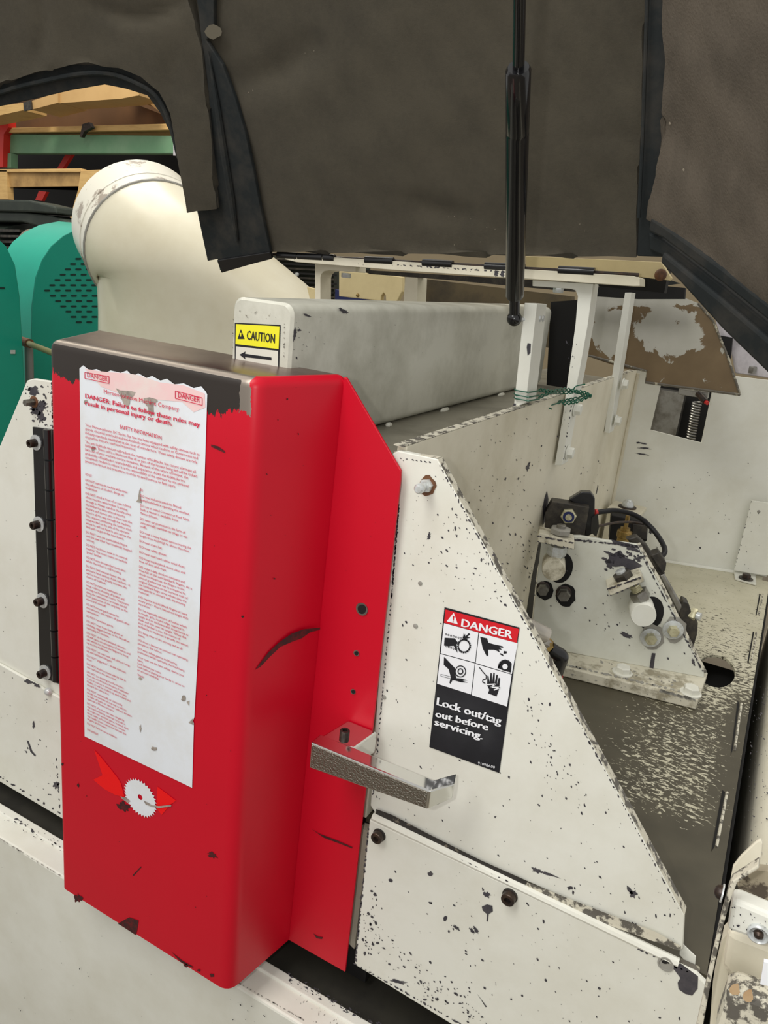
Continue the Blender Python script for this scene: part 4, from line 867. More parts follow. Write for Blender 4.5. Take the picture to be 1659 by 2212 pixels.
# black linkage along the right edge of the bracket
lk=thing('black_linkage_rod','greasy black linkage rod behind the right edge of the bracket','linkage',(.32,.8,1.0))
pL=(pp[0]-nv*.030,nv)
slab('arm',[(1352,1165),(1375,1158),(1397,1178),(1410,1198),(1438,1240),(1425,1245),(1398,1205),(1372,1178)],pL,.02,blackdirty,lk,bevel=.003)
slab('joint_block',[(1401,1201),(1424,1193),(1440,1216),(1438,1230),(1430,1246),(1418,1232)],pL,.03,blackdirty,lk,bevel=.002)
slab('rod',[(1424,1244),(1434,1238),(1476,1312),(1466,1328)],pL,.016,bare,lk,bevel=.003)
slab('rod_edge',[(1414,1240),(1422,1246),(1470,1336),(1462,1334)],pL,.010,void,lk)
slab('end_block_shadow',[(1466,1318),(1476,1298),(1488,1304),(1496,1330),(1508,1345),(1506,1372),(1498,1398),(1484,1372),(1470,1344)],pL,.03,blackdirty,lk,bevel=.002)  # lower point is shaped and coloured as the shadow below the rod end
p=on(1492,1325,(pL[0]-nv*.01,nv)); bolt(lk,p,(1,-.25,0),.013,.012,yzinc,name='nut'); bolt(lk,p+np.array([.012,-.003,0]),(1,-.25,0),.008,.008,zinc,kind='cyl',name='stud')
# dome bolt on rear foot
t=thing('corner_foot','cream corner foot with zinc dome bolt at the back of the side plate','foot',(.03,1.36,.93))
pfz=on(1355,1096,PY(1.35))
boxo('foot_plate',pfz+np.array([-.045,-.05,-.012]),pfz+np.array([.045,.05,0]),cream2,t,bevel=.003)
boxo('foot_riser',pfz+np.array([-.045,-.03,-.16]),pfz+np.array([.03,.045,-.012]),cream2,t)
t['label']='cream corner foot with zinc dome bolt where side and rear plates meet'
bolt(t,pfz,(0,0,1),pr(13,pfz),.020,zinc,washer=pr(19,pfz),wm=blackox,kind='dome')
# post bracket at the right rear
t=thing('rear_post_bracket','flat cream post bracket bolted to the right rear corner of the deck','bracket',(.4,1.5,DK))
pt_=PY(1.515)
slab('post',[(1623,1081),(1700,1092),(1680,1246),(1632,1240),(1585,1232)],pt_,.006,cream,t,bevel=.001)
ft=[on(x,y,PZ(DK+.006)) for x,y in ((1585,1230),(1632,1240),(1634,1262),(1588,1249))]
bm=bmesh.new(); prism(bm,ft,(0,0,-.005)); obj('foot',bm,cream,t,bevel=.0008)
p=on(1611,1250,PZ(DK+.007)); bolt(t,p,(0,0,1),.012,.012,blackox,washer=.019,wm=blackdirty)
p=on(1639,1105,pt_); bolt(t,p,(0,-1,0),pr(3.4,p),.002,greywear,kind='dome',name='rivet')
chips(t,pt_,[([(1622,1085),(1655,1090),(1630,1235),(1588,1230)],14,.8,2,40,1.4)],extra=edge_chips((1623,1084),(1587,1228),16,1,2.4),off=.0008)
# elbow air fitting by the front panel edge
t=thing('air_elbow_fitting','black push-in elbow fitting with brass collar behind the sloping panel edge','fitting',(.17,.2,1.2))
pf_=PY(.16)
E1=on(1152,1368,PY(.14)); E2=on(1176,1390,pf_); E3=on(1187,1400,pf_); E4=on(1213,1418,PY(.17)); E5=on(1200,1456,PY(.17))
bm=bmesh.new(); cyl(bm,on(1135,1350,PY(.12)),on(1180,1372,PY(.14)),.011,16); obj('clear_tube',bm,clear,t,smooth=True)
bm=bmesh.new(); cyl(bm,on(1150,1376,PY(.13)),on(1180,1392,pf_),.009,8); obj('thread_collar',bm,clear,t,smooth=True)
bm=bmesh.new(); d_=(E3-E2); d_/=np.linalg.norm(d_); lathe(bm,E2,d_,[(.0105,0),(.0105,.007),(.009,.009),(.009,.012)],6); obj('brass_nut',bm,brass,t,smooth=True)
bm=bmesh.new(); tube(bm,spline([E3,(E3+E4)/2,E4,(E4*.6+E5*.4),E5],5),.0098,14); obj('elbow_body',bm,blackp,t,smooth=True)
bm=bmesh.new(); d_=E5-E4; d_/=np.linalg.norm(d_); cyl(bm,E5,E5+d_*.004,.011,14); obj('release_ring',bm,redtip,t,smooth=True,label='red release ring')
boxo('mount_stub',E1+np.array([-.012,-.125,-.010]),E1+np.array([.0,.0,.010]),cream2,t)
pass
# ---------------------------------------------------------------- gas strut
gs=thing('gas_strut','black gas strut holding up the foam lined hood','strut',(-.04,.45,1.59))
S0=np.array([-.046,.45,on(1112,688,PY(.45))[2]]); S1=on(1120,145,PY(.10)); d_=(S1-S0)/np.linalg.norm(S1-S0); L_=np.linalg.norm(S1-S0)
S0b=on(1112,640,PY(.43))
S1=on(1120,145,PY(.12)); dd_=(S1-S0b)/np.linalg.norm(S1-S0b); LL=np.linalg.norm(S1-S0b)
bm=bmesh.new(); lathe(bm,S0b,dd_,[(.011,0),(.0145,.004),(.0145,LL*.78),(.0140,LL*.785),(.0145,LL*.79),(.0145,LL-.004),(.012,LL)],28); obj('cylinder',bm,strutm,gs,smooth=True)
bm=bmesh.new(); cyl(bm,S1-dd_*.01,S1+dd_*.30,.0068,18); obj('piston_rod',bm,strutm,gs,smooth=True)
pbq=on(1111,688,PY(.445)); bm=bmesh.new(); bmesh.ops.create_uvsphere(bm,u_segments=18,v_segments=12,radius=.0125,matrix=Matrix.Translation(V(pbq))); obj('ball_socket',bm,strutm,gs,smooth=True)
bm=bmesh.new(); cyl(bm,pbq,S0b+dd_*.003,.0085,16); obj('end_neck',bm,strutm,gs,smooth=True)
bm=bmesh.new(); cyl(bm,pbq,pbq+np.array([.022,.012,0]),.004,12); obj('ball_stud',bm,zinc,gs,smooth=True)
# ---------------------------------------------------------------- green wire
gw=thing('green_twist_wire','twisted green wire wrapped around two upright bars','wire',(.0,.55,1.46))
def wirepath(px,ys,amp,ph0,n=10):
    P_=[on(x,y,PY(yy)) for (x,y),yy in zip(px,ys)]; S=spline(P_,n); o=[]
    for k,p in enumerate(S): a=k*1.05+ph0; o.append(p+np.array([0,math.cos(a),math.sin(a)])*amp)
    return o
for i,(px,ys,amp) in enumerate(((((1165,858),(1200,844),(1230,842),(1262,852),(1276,856),(1240,862),(1212,868),(1180,876)),(.50,.56,.67,.68,.70,.68,.67,.60),.003),
        (((1165,842),(1190,846),(1215,848),(1250,846),(1272,854),(1245,868),(1215,872)),(.50,.55,.66,.67,.69,.67,.66),.003))):
    for ph0 in (0,3.14):
        bm=bmesh.new(); tube(bm,wirepath(px,ys,amp,ph0),.0013,6); obj('wire_strand',bm,wire,gw,smooth=True)
for y_ in (848,858,866):
    bm=bmesh.new(); tube(bm,[on(1165,y_-4,PY(.49)),on(1142,y_,PY(.446)),on(1114,y_-5,PY(.446)),on(1111,y_-8,PY(.46))],.0013,6); obj('wire_wrap',bm,wire,gw,smooth=True)
bm=bmesh.new(); tube(bm,spline([on(1215,868,PY(.66)),on(1195,874,PY(.62)),on(1180,878,PY(.60)),on(1192,884,PY(.6))],5),.0013,6); obj('wire_tail',bm,wire,gw,smooth=True)
bm=bmesh.new(); tube(bm,spline([on(1238,842,PY(.66)),on(1245,834,PY(.66)),on(1264,830,PY(.67))],5),.0013,6); obj('wire_tail',bm,wire,gw,smooth=True)
# ---------------------------------------------------------------- hood
LEAN=math.radians(25)
HP=(np.array([0,.655,1.668]),np.array([0,-math.cos(LEAN),-math.sin(LEAN)]))
def foam_sheet(px,pl,th,m,parent,dents):
    """padded foam lining: one polygon cut into a fine net and dented along soft arcs (cx,cy,rx,ry,from,to degrees,width,depth)"""
    bm=bmesh.new(); bm.faces.new([bm.verts.new(V(on(x,y,pl))) for x,y in px]); n=pl[1]; xs=[p[0] for p in px]; ys=[p[1] for p in px]
    u=np.array([-n[1],n[0],0]); u/=np.linalg.norm(u); w=np.cross(n,u)
    for ax in (u,w):
        t=[np.array(v.co)@ax for v in bm.verts]; k=math.floor(min(t)/.013)
        while k*.013<max(t):
            bmesh.ops.bisect_plane(bm,geom=bm.verts[:]+bm.edges[:]+bm.faces[:],plane_co=V(ax*k*.013),plane_no=V(ax)); k+=1
    for v in bm.verts:
        if v.is_boundary: continue
        q=R@(np.array(v.co)-CAM); x,y=W/2+F*q[0]/q[2],H/2+F*q[1]/q[2]; h=.0016*math.sin(x*.021+y*.008)*math.cos(y*.017-x*.006)+.0009*math.sin(x*.06-y*.045)
        for cx,cy,rx,ry,a0,a1,wd,dp in dents:
            dx,dy=(x-cx)/rx,(y-cy)/ry; r=math.hypot(dx,dy); a=math.degrees(math.atan2(dy,dx))
            am=(a0+a1)/2; da=abs((a-am+180)%360-180)/((a1-a0)/2)
            if da<1: h-=dp*math.exp(-((r-1)*min(rx,ry)/wd)**2)*(1-da**2)
        v.co+=V(n)*h
    o=obj('foam_sheet',bm,m,parent,kind='flat',smooth=True); md=o.modifiers.new('pad','SOLIDIFY'); md.thickness=th; md.offset=0; split_edges(o); return o
hood=thing('foam_lined_hood','raised machine hood lined with dark grey foam, filling the top of the view','hood',(-.3,.66,1.67))
foam_sheet([(380,-420),(1405,-420),(1397,0),(1386,300),(1376,553),(1200,552),(900,548),(584,543),(560,450),(470,150),(400,0)],HP,.014,foamm,hood,[(985,400,95,60,55,175,24,.009),(500,60,170,115,0,100,34,.010),(1000,250,500,260,30,150,90,.006),(1330,330,60,40,200,340,12,.003)])
# lined side panels folded forwards
ax=on(1390,200,HP); fold=math.radians(28)
def yawplane(p,ang,lean): # plane through p, horizontal direction rotated towards the camera
    u=np.array([math.cos(ang),-math.sin(ang),0]); up=np.array([0,-math.sin(lean),math.cos(lean)]); n=np.cross(u,up); n/=np.linalg.norm(n); n=n if n[1]<0 else -n; return (p,n)
RP=yawplane(on(1400,400,HP)+np.array([0,-.004,0]),fold,LEAN)
foam_sheet([(1440,-420),(1438,130),(1428,330),(1403,468),(1440,492),(1560,580),(1700,690),(1860,815),(1860,-420)],RP,.014,foamr,hood,[(1560,150,120,200,60,200,40,.006)])
slab('corner_seal',[(1392,-420),(1445,-420),(1442,130),(1432,330),(1406,468),(1440,500),(1436,556),(1376,554),(1386,300),(1393,0)],(HP[0]+HP[1]*.006,HP[1]),.012,rubber,hood,bevel=.002)
bm=bmesh.new(); tube(bm,[on(x,y,(HP[0]+HP[1]*.016,HP[1])) for x,y in ((1399,-420),(1398,0),(1388,300),(1380,470))],.003,8); obj('seal_bead',bm,rubber,hood,smooth=True)
RP2=(RP[0]+RP[1]*.004,RP[1]); RP3=(RP[0]+RP[1]*.010,RP[1])
slab('edge_seal',[(1405,470),(1440,492),(1560,580),(1700,690),(1860,815),(1860,850),(1690,718),(1560,612),(1432,516),(1400,500)],RP3,.012,rubber,hood,bevel=.004)
slab('edge_seal',[(1400,503),(1432,520),(1560,618),(1690,724),(1860,856),(1860,910),(1700,770),(1560,648),(1440,556),(1402,540)],RP,.012,rubber,hood,bevel=.003)
slab('edge_seal',[(1430,545),(1560,650),(1700,770),(1860,910),(1860,990),(1690,838),(1560,712),(1470,612),(1425,568)],RP3,.014,rubber,hood,bevel=.005)
# left side
LP_=yawplane(on(450,300,HP)+np.array([0,-.03,0]),math.radians(-14),LEAN)
foam_sheet([(-260,-420),(408,-420),(415,0),(440,100),(452,200),(462,330),(472,447),(408,457),(395,370),(384,305),(372,242),(348,196),(310,163),(260,143),(200,137),(150,140),(80,156),(0,182),(-260,270)],LP_,.02,foamm,hood,[(300,-40,110,75,10,170,16,.009),(430,150,60,60,100,230,20,.005),(40,60,60,90,-60,60,12,.005)])
LPb=(LP_[0]-LP_[1]*.010,LP_[1])
slab('arch_seal',[(-260,262),(0,172),(80,148),(150,132),(200,130),(260,137),(312,158),(352,192),(376,240),(388,305),(398,370),(404,400),(394,372),(385,332),(370,292),(345,244),(318,207),(270,192),(225,183),(150,196),(70,215),(0,230),(-260,330)],LPb,.018,rubber,hood,bevel=.004)
bm=bmesh.new(); tube(bm,spline([on(x,y,LP_) for x,y in ((-260,292),(0,200),(90,176),(170,160),(240,160),(300,182),(335,205),(358,242),(374,290),(386,340))],5),.005,8); obj('seal_bead',bm,rubber,hood,smooth=True)
FP_=(HP[0]+HP[1]*.020,HP[1])
slab('rubber_flap',[(425,-420),(470,-420),(462,0),(462,60),(446,88),(480,140),(508,215),(530,290),(548,375),(562,450),(584,548),(475,585),(470,560),(448,564),(425,455),(465,448),(458,330),(450,200),(436,100),(425,0)],FP_,.010,rubber,hood,bevel=.002)
bm=bmesh.new(); tube(bm,[on(x,y,(FP_[0]+FP_[1]*.004,FP_[1])) for x,y in ((450,110),(468,220),(484,330),(500,430),(512,520))],[.001,.006,.008,.008,.004],8); obj('flap_fold',bm,rubber,hood,smooth=True)
slab('flap_lip',[(468,562),(582,544),(586,560),(540,572),(478,590)],(FP_[0]+FP_[1]*.006,FP_[1]),.010,blackp,hood,bevel=.002)
bm=bmesh.new(); prism(bm,[on(x,y,(LP_[0]+LP_[1]*.0008,LP_[1])) for x,y in ((406,432),(430,428),(470,425),(472,448),(408,457))],LP_[1]*.0006); obj('frayed_end',bm,foamt,hood)
# creases, tears and dents of the foam
def crease(px,r,pl=HP):
    bm=bmesh.new(); S=spline([on(x,y,pl,-r*.45) for x,y in px],6); n=len(S); tube(bm,S,[r*max(.15,math.sin(math.pi*(i+.5)/n)) for i in range(n)],8); obj('foam_crease',bm,foamm,hood,smooth=True)
decal('foam_tear',[[(1309,217),(1318,214),(1324,205),(1340,206),(1350,207),(1345,222),(1332,246),(1322,240),(1312,232)]],HP,.0036,foamt,hood)
decal('foam_tear',[[(1229,232),(1238,228),(1240,250),(1228,250)]],HP,.0036,foamt,hood)
decal('foam_tear',[[(1226,205),(1237,212),(1236,228),(1225,230)]],HP,.0036,void,hood)
decal('foam_tear',[blob(532,70,14,20)],HP,.0036,void,hood)
decal('foam_tear',[[(474,44),(500,58),(512,78),(508,80),(496,64),(474,50)]],HP,.0036,void,hood)
decal('foam_patch',[blob(462,68,18,16,0,.12,12)],(FP_[0]+FP_[1]*.003,FP_[1]),.0016,mat('bald_foam',(104,98,84),.9),hood)
decal('foam_patch',[blob(530,12,14,12)],HP,.0036,foamt,hood)
decal('foam_tear',[[(80,0),(94,30),(92,48),(72,60),(68,78),(64,110),(60,100),(64,70),(62,56),(80,44),(84,24)]],LP_,.004,void,hood)
tag(decal('dust_speck',[blob(x,y,.8,1.1,0,.3,6) for x,y in [(random.uniform(480,1390),random.uniform(0,540)) for _ in range(60)]],HP,.0036,foamt,hood),kind='stuff')
tag(decal('dust_speck',[blob(x,y,2,3,0,.3,6) for x,y in [(1610,133),(1612,208),(1560,45),(1450,265),(1480,365),(1542,335),(1618,480),(1650,565),(1470,120)]],RP,.0036,foamt,hood),kind='stuff')
# ---------------------------------------------------------------- white duct
dt=thing('white_elbow_duct','large cream dust duct with a scratched round collar','duct',(-1.6,1.3,.6))
YDU=1.25
def circ(c,ax,r,n=40):
    d=V(ax).normalized(); u=Vector((0,0,1)); u=(u-d*u.dot(d)).normalized(); v=d.cross(u); return [np.array(V(c)+(u*math.cos(2*math.pi*i/n)+v*math.sin(2*math.pi*i/n))*r) for i in range(n)]
cB=on(336,540,PY(1.45)); th_=math.radians(52)
ax_=R.T@np.array([-math.sin(th_)*.60,-math.sin(th_)*.80,math.cos(th_)])
rD=pr(146,cB)
DL=rD*.85
r1=circ(cB+ax_*DL,ax_,rD); r0=circ(cB,ax_,rD)
bm=bmesh.new(); a=[bm.verts.new(V(p)) for p in r0]; b=[bm.verts.new(V(p)) for p in r1]; c=[bm.verts.new(V(p)) for p in circ(cB+ax_*DL,ax_,rD*.97)]; d=[bm.verts.new(V(p)) for p in circ(cB,ax_,rD*.97)]; n=len(a)
for i in range(n):
    j=(i+1)%n; bm.faces.new((a[i],a[j],b[j],b[i])); bm.faces.new((b[i],b[j],c[j],c[i])); bm.faces.new((c[i],c[j],d[j],d[i]))
obj('collar',bm,ductc,dt,smooth=True,label='scratched round collar')
cc=circ(cB+ax_*.005,ax_,rD*1.0); cc.append(cc[0]); bm=bmesh.new(); tube(bm,cc,.006,8,caps=False); obj('weld_seam',bm,greywear,dt,smooth=True)
cc=circ(cB+ax_*DL*.35,ax_,rD*.999); cc.append(cc[0]); bm=bmesh.new(); tube(bm,cc,.0035,6,caps=False); obj('rolled_bead',bm,ductc,dt,smooth=True)
def body(z,xl,xr,y0,y1,n=40,p=2.6):
    o=[]; cx=(xl+xr)/2; hx=(xr-xl)/2; yc=(y0+y1)/2; hd=(y1-y0)/2
    for i in range(n):
        a=2*math.pi*i/n; ca,sa=math.cos(a),math.sin(a); o.append(np.array([cx+hx*math.copysign(abs(sa)**(2/p),sa),yc+hd*math.copysign(abs(ca)**(2/p),ca),z]))
    return o
def zx(px,py,yy): q=on(px,py,PY(yy)); return q[0],q[2]
s1=circ(cB,ax_,rD*.998)
yc_=cB[1]-.02; rows=[]
xa,_z=zx(206,740,yc_-.085)
xb2,zb2=zx(790,760,yc_); xm,zm=zx(668,652,yc_); rows.append(body(zm,xa+.004,xm,yc_-.20,yc_+.25,p=3)); rows.append(body(zb2,xa,xb2,yc_-.20,yc_+.25,p=3)); rows.append(body(0.0,xa,xb2+.35,yc_-.22,yc_+.25,p=4))
def align(a,b):
    n=len(a); c=[]
    for rb in (b,b[::-1]):
        for sft in range(n):
            bb=[rb[(i+sft)%n] for i in range(n)]; c.append((sum(np.linalg.norm(a[i]-bb[i]) for i in range(0,n,4)),len(c),bb))
    return min(c)[2]
bm=bmesh.new(); seq=[s1]
for r_ in rows: seq.append(align(seq[-1],r_))
# smooth elbow between the collar and the upright body
S0_,S1_=seq[0],seq[1]; mid=[]
for k in (1,2,3,4):
    f=k/5; mid.append([(1-f)**2*S0_[i]+2*f*(1-f)*(S0_[i]*.5+S1_[i]*.5-ax_*.10+np.array([0,0,.03]))+f*f*S1_[i] for i in range(n)])
seq=[S0_]+mid+seq[1:]
V_=[[bm.verts.new(V(p)) for p in q_] for q_ in seq]
for a,b in zip(V_,V_[1:]):
    for i in range(n): j=(i+1)%n; bm.faces.new((a[i],a[j],b[j],b[i]))
bm.faces.new(V_[-1]); obj('duct_body',bm,ductm,dt,smooth=True)
# ---------------------------------------------------------------- teal guards
def slots(pl,rowsp,m,parent,w=13,h=4):
    polys=[]
    for x,y in rowsp: polys.append([(x-w/2,y-h/2+.5),(x-w/2+2,y-h/2),(x+w/2-2,y-h/2),(x+w/2,y),(x+w/2-2,y+h/2),(x-w/2+2,y+h/2),(x-w/2,y+h/2-.5)])
    for q in polys:
        decal('vent_slot',[q],pl,.002,m,parent)
pt2=PX(-2.62)
tg=thing('teal_belt_guard','rounded teal belt guard with slotted vents behind the red door','guard',(-2.7,2.0,0),'teal belt guards')
outl=[(75,1000),(69,860),(68,750),(70,660),(78,600),(92,562),(112,532),(138,510),(170,494),(210,486),(250,494),(286,520),(305,570),(315,660),(318,1000)]
slab('guard_face',outl,pt2,.006,teal,tg)
bm=bmesh.new(); q=[on(x,y,pt2) for x,y in outl]
va=[bm.verts.new(V(p)) for p in q]; vb_=[bm.verts.new(V(p+np.array([-.26,0,0]))) for p in q]
for i in range(len(q)-1): bm.faces.new((va[i],va[i+1],vb_[i+1],vb_[i]))
obj('guard_rim',bm,teal,tg,smooth=True)
boxo('guard_leg',(-2.88,q[0][1]+.02,0),(-2.64,q[-1][1]-.02,q[0][2]+.01),teal,tg)
sl=[]
for r in range(13):
    y=559+r*11.4; x0_=164-11.2*r if r<=6 else 98+11.2*(r-6)
    x=x0_
    while x<203: sl.append((x+5,y)); x+=22.6
slots(pt2,sl,tealslot,tg)
tg2=thing('teal_belt_guard','teal belt guard cut by the left edge of the view','guard',(-2.3,1.5,0),'teal belt guards')
pt3=PX(-2.30)
o2=[(-300,1000),(-300,560),(-220,500),(-140,478),(-70,482),(-15,505),(14,532),(33,572),(43,640),(50,760),(54,850),(58,1000)]
slab('guard_face',o2,pt3,.20,teal,tg2,bevel=.004)
qa,qb=on(-300,1000,pt3),on(58,1000,pt3); boxo('guard_leg',(-2.48,qa[1]+.01,0),(-2.32,qb[1]-.01,qa[2]+.01),teal,tg2)
slots(pt3,[(4,622)],tealslot,tg2)
slab('weld_nut',[(22,756),(32,756),(32,764),(22,764)],pt3,.002,zinc,tg2,off=.003)
t=thing('grey_pipe_stand','grey post with a brass rod end between the two teal guards','post',(-2.2,1.6,.9))
a=on(62,742,PY(1.3)); b=on(62,850,PY(1.3)); bm=bmesh.new(); cyl(bm,a,b+np.array([0,0,-.3]),pr(9,a),14); obj('post',bm,mat('grey_post',(138,136,134),.5),t,smooth=True)
bm=bmesh.new(); cyl(bm,on(48,737,PY(1.3)),on(64,742,PY(1.28)),pr(10,a),12); obj('collar',bm,rust,t,smooth=True)
bm=bmesh.new(); cyl(bm,on(62,742,PY(1.28)),on(118,764,PY(1.05)),pr(6,a),12); obj('rod',bm,mat('olive_rod',(112,108,70),.5),t,smooth=True)
# motor behind
t=thing('dark_green_motor','dark green black finned motor behind the teal guards','motor',(-3.3,2.5,1.2))
slab('terminal_box',[(-60,430),(60,432),(118,446),(122,462),(60,458),(-60,455)],PY(2.45),.2,motor,t,bevel=.01)
slab('box_side',[(-60,455),(50,458),(110,465),(150,480),(118,500),(48,480),(-60,478)],PY(2.47),.15,motor,t,bevel=.01)
for k in range(5):
    slab('cooling_fin',[(-60,494+k*12),(42-2*k,496+k*12),(42-2*k,501+k*12),(-60,500+k*12)],PY(2.43),.2,blackdirty,t)
bm=bmesh.new(); a=on(30,540,PY(2.6)); cyl(bm,a+np.array([-.5,.1,-.1]),a+np.array([.12,0,-.1]),.26,24); obj('motor_body',bm,motor,t,smooth=True)
bm=bmesh.new(); a=on(75,530,PY(2.35)); bmesh.ops.create_uvsphere(bm,u_segments=20,v_segments=12,radius=pr(34,a),matrix=Matrix.Translation(V(a))); obj('end_bell',bm,mat('grey_olive',(104,98,84),.5),t,smooth=True)
# ---------------------------------------------------------------- rack in the background
rk=thing('pallet_rack','green and red pallet rack with timber decking in the background','rack',(-5,3.6,0))
Y=3.6; pR=PY(Y)
slab('cross_beam',[(-120,288),(395,293),(395,332),(-120,331)],pR,.06,rackg,rk,bevel=.006)
slab('upright_post',[(-20,245),(17,240),(18,275),(8,290),(6,360),(-20,360)],PY(Y-.06),.07,rackr,rk)
slab('upright_post',[(6,331),(24,331),(24,362),(6,362)],PY(Y-.02),.06,rackg,rk)
slab('decking_edge',[(-60,278),(395,266),(395,280),(-60,288)],PY(Y-.03),.3,wood,rk,bevel=.004)
slab('steel_plate',[(374,300),(395,296),(395,336),(374,336)],PY(Y-.08),.02,alum,rk)
slab('brace',[(143,331),(157,331),(134,366),(122,366)],PY(Y+.2),.03,rackr,rk)
slab('brace',[(84,412),(100,414),(90,434),(76,432)],PY(Y+.2),.03,rackr,rk)
slab('cross_beam',[(-120,395),(200,395),(230,440),(230,560),(-120,520)],PY(Y+.5),.02,void,rk)  # near-black sheet behind the rack, not a beam
slab('dark_sheet',[(-160,205),(420,190),(420,280),(-160,285)],PY(Y+.5),.02,rackshade,rk)  # brown sheet standing in for the shade under the top boxes
slab('dark_sheet',[(-160,325),(420,325),(420,420),(-160,400)],PY(Y+.5),.02,void,rk)  # near-black sheet filling the opening below the green beam
for s in ([(0,240),(60,222),(125,204),(125,226),(62,240),(0,252)],[(125,204),(230,190),(272,206),(262,214),(125,222)],[(272,195),(300,200),(340,228),(336,238),(272,212)]):
    pass
bx=thing('cardboard_box','long flat cardboard carton on the top rack level','box',(-5,3.3,2.6))
slab('carton_side',[(68,218),(125,200),(125,222),(68,237)],PY(3.30),.25,card,bx); slab('carton_side',[(127,165),(300,165),(300,206),(262,213),(127,223)],PY(3.32),.2,card,bx)
slab('strap',[(50,222),(66,216),(68,236),(52,240)],PY(3.28),.01,blackdirty,bx)
bx2=thing('timber_board','pale timber board on the top rack level at the left edge','board',(-5.4,3.3,2.5)); slab('plank',[(-80,240),(50,222),(50,238),(0,249),(-80,265)],PY(3.30),.2,wood,bx2)
bx3=thing('brown_carton','brown carton on the top rack level beside the hood seal','box',(-4.2,3.3,2.5)); slab('carton_side',[(272,160),(400,160),(400,262),(356,250),(300,206),(272,212)],PY(3.62),.25,card,bx3)
slab('pallet_shadow',[(68,237),(127,223),(262,213),(356,250),(356,268),(20,280),(20,250)],PY(3.75),.02,rackshade,bx3)
pal=thing('wooden_crate_frame','open wooden crate frame standing below the green rack beam','crate',(-4.8,3.2,1.6))
pc_=PY(3.2)
slab('top_rail',[(-60,366),(175,364),(176,372),(-60,372)],pc_,.05,wood,pal,bevel=.004)
slab('front_board',[(14,372),(172,372),(172,402),(14,404)],(pc_[0]+np.array([0,.02,0]),pc_[1]),.03,mat('aged_board',(182,146,92),.7,dirt=(120,92,56),dirt_amt=.7,scale=6),pal)
slab('corner_post',[(-10,368),(14,368),(17,430),(-10,430)],pc_,.05,wood,pal)
slab('corner_post',[(174,368),(222,366),(236,372),(200,400),(172,470),(160,520),(142,500),(168,410)],pc_,.05,wood,pal,bevel=.004)
for x,y in ((95,278),(118,276),(140,276),(160,276),(185,272)):
    pass
t=thing('clamp_hook','small dark clamp hanging on the rack decking edge','clamp',(-4.8,3.5,2.4)); slab('clamp_body',[(178,268),(192,264),(198,275),(182,284),(176,296),(172,296)],PY(3.52),.03,blackox,t)
# ---------------------------------------------------------------- right frame (column at the right edge)
rf=thing('right_frame_rail','cream chipped frame rail with rounded edge along the right of the deck','rail',(.55,.7,.6))
xr=.487
bm=bmesh.new(); prof=[(xr,.35),(xr,.865)]+[(xr+.03-.03*math.cos(t_),.865+.03*math.sin(t_)) for t_ in np.linspace(0,math.pi/2,7)[1:]]+[(.62,.895),(.62,.35)]
y0_,y1_=-.30,1.7
a=[bm.verts.new((x,y0_,z)) for x,z in prof]; b=[bm.verts.new((x,y1_,z)) for x,z in prof]; bm.faces.new(a); bm.faces.new(b[::-1])
for i in range(len(a)): bm.faces.new((a[i],b[i],b[(i+1)%len(a)],a[(i+1)%len(a)]))
obj('rail_body',bm,cream2,rf,smooth=True)
chips(rf,PZ(.895),[([(1630,1500),(1659,1450),(1659,1900),(1610,1900),(1600,1850)],110,1,3.4,60,2)],off=.0008)
bk=thing('bent_bracket_plate','cream bent bracket plate with a rounded tab near the lower right corner','bracket',(.45,-.25,.9))
pk_=PY(-.17)
slab('tab',[(1583,1872),(1600,1850),(1632,1820),(1642,1814),(1648,1822),(1645,1850),(1638,1868),(1636,1880),(1590,1905),(1578,1900)],PY(-.12),.004,cream2,bk,bevel=.001)
slab('bent_edge',[(1580,1905),(1638,1868),(1640,1876),(1592,1908),(1576,1950),(1560,2010),(1540,2100),(1510,2260),(1494,2260),(1530,2100),(1556,1985),(1572,1925)],pk_,.012,worn,bk,bevel=.001)
p=on(1562,1930,pk_); bolt(bk,p,(-1,0,0),pr(16,p),.006,blackox,washer=pr(20,p),wm=zinc,kind='dome')
cm=thing('cream_cross_member','chipped cream cross member with a recessed ring bolt at the right edge','bracket',(.5,-.2,.88))
pm_=PY(-.16)
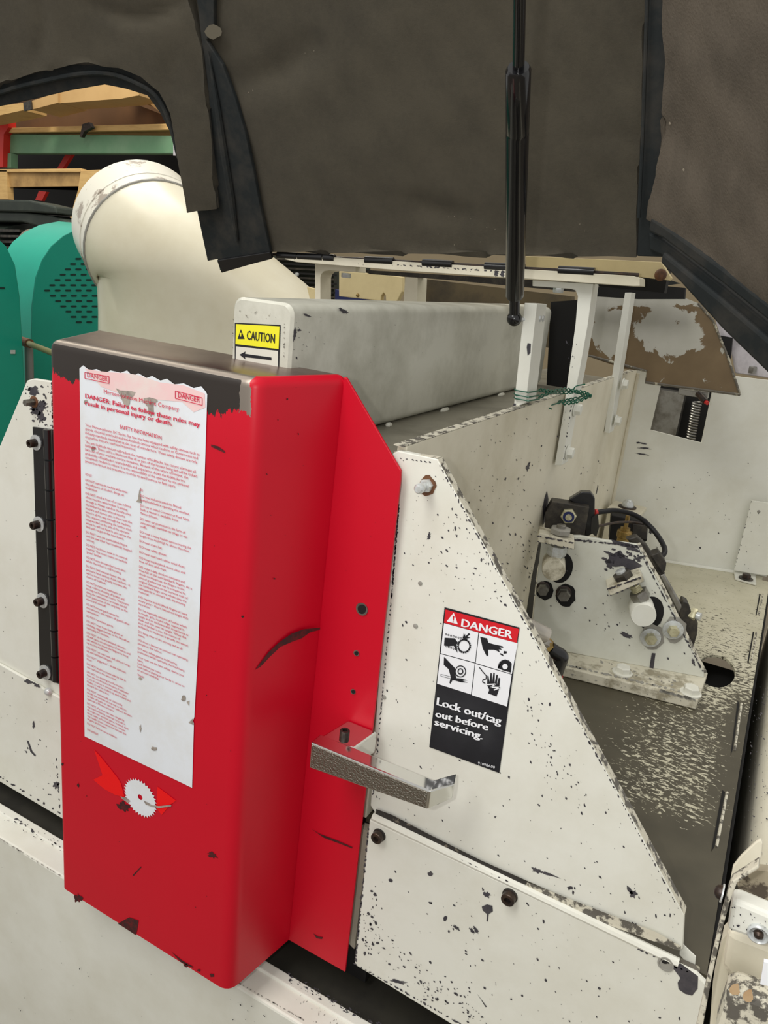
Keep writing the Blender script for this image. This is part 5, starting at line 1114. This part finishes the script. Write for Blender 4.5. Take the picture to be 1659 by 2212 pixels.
slab('web_plate',[(1580,1945),(1600,1950),(1720,2000),(1720,2070),(1659,2044),(1600,2020),(1570,2010)],pm_,.02,cream,cm,bevel=.004)
slab('recess',[(1592,1905),(1636,1880),(1720,1890),(1720,1990),(1600,1950)],PY(-.10),.01,mat('rusty_recess',(170,160,138),.6,dirt=(70,60,52),dirt_amt=.9,scale=34,thr=.56,soft=.03),cm)
p=on(1639,2015,pm_); bm=bmesh.new(); rr=pr(23,p); lathe(bm,p,(0,-1,0),[(rr,0),(rr,.003),(rr*.85,.004),(rr*.6,.001),(rr*.45,.001)],28); rb=obj('ring_bolt',bm,zinc,cm,smooth=True)
bm=bmesh.new(); lathe(bm,p+np.array([0,-.001,0]),(0,-1,0),[(rr*.45,0),(rr*.42,.003),(rr*.2,.005)],18); obj('bolt_core',bm,blackox,rb,smooth=True)
chips(cm,pm_,[([(1582,1950),(1659,1985),(1659,2040),(1580,2010)],24,1.5,5,50,1.6)],off=.0014)
lo=thing('lower_channel','cream rounded channel and ledge at the lower right corner','channel',(.5,-.2,.8))
slab('channel_body',[(1572,2010),(1600,2022),(1700,2060),(1700,2200),(1640,2150),(1578,2120),(1560,2090)],PY(-.13),.02,cream2,lo,bevel=.006)
slab('ledge_face',[(1568,2150),(1586,2142),(1700,2185),(1700,2330),(1530,2330),(1545,2220)],PY(-.17),.03,worn,lo,bevel=.006)
slab('side_face',[(1560,2030),(1575,2015),(1572,2120),(1545,2230),(1530,2260),(1540,2120)],PY(-.12),.02,cream2,lo)
slab('white_tab',[(1650,2078),(1700,2090),(1700,2140),(1642,2126)],PY(-.19),.004,signwhite,lo)
decal('rust_stain',[blob(1588,2133,11,13,0,.2,12),blob(1617,2148,12,14,0,.2,12)],PY(-.19),.002,mat('rust_stain',(186,158,122),.7,dirt=(170,130,90),dirt_amt=.7,scale=60),lo)
# added black sheets beside the deck; their colour stands in for the gap's shade
t=thing('gap_dark_sheets','added black sheets standing in for shade between the deck plate and the right frame rail','recess',(.46,.7,.6))
boxo('dark_side',(.4565,.05,.30),(.461,1.65,.90),void,t); boxo('bottom',(.461,.05,.3),(.486,1.65,.31),void,t)
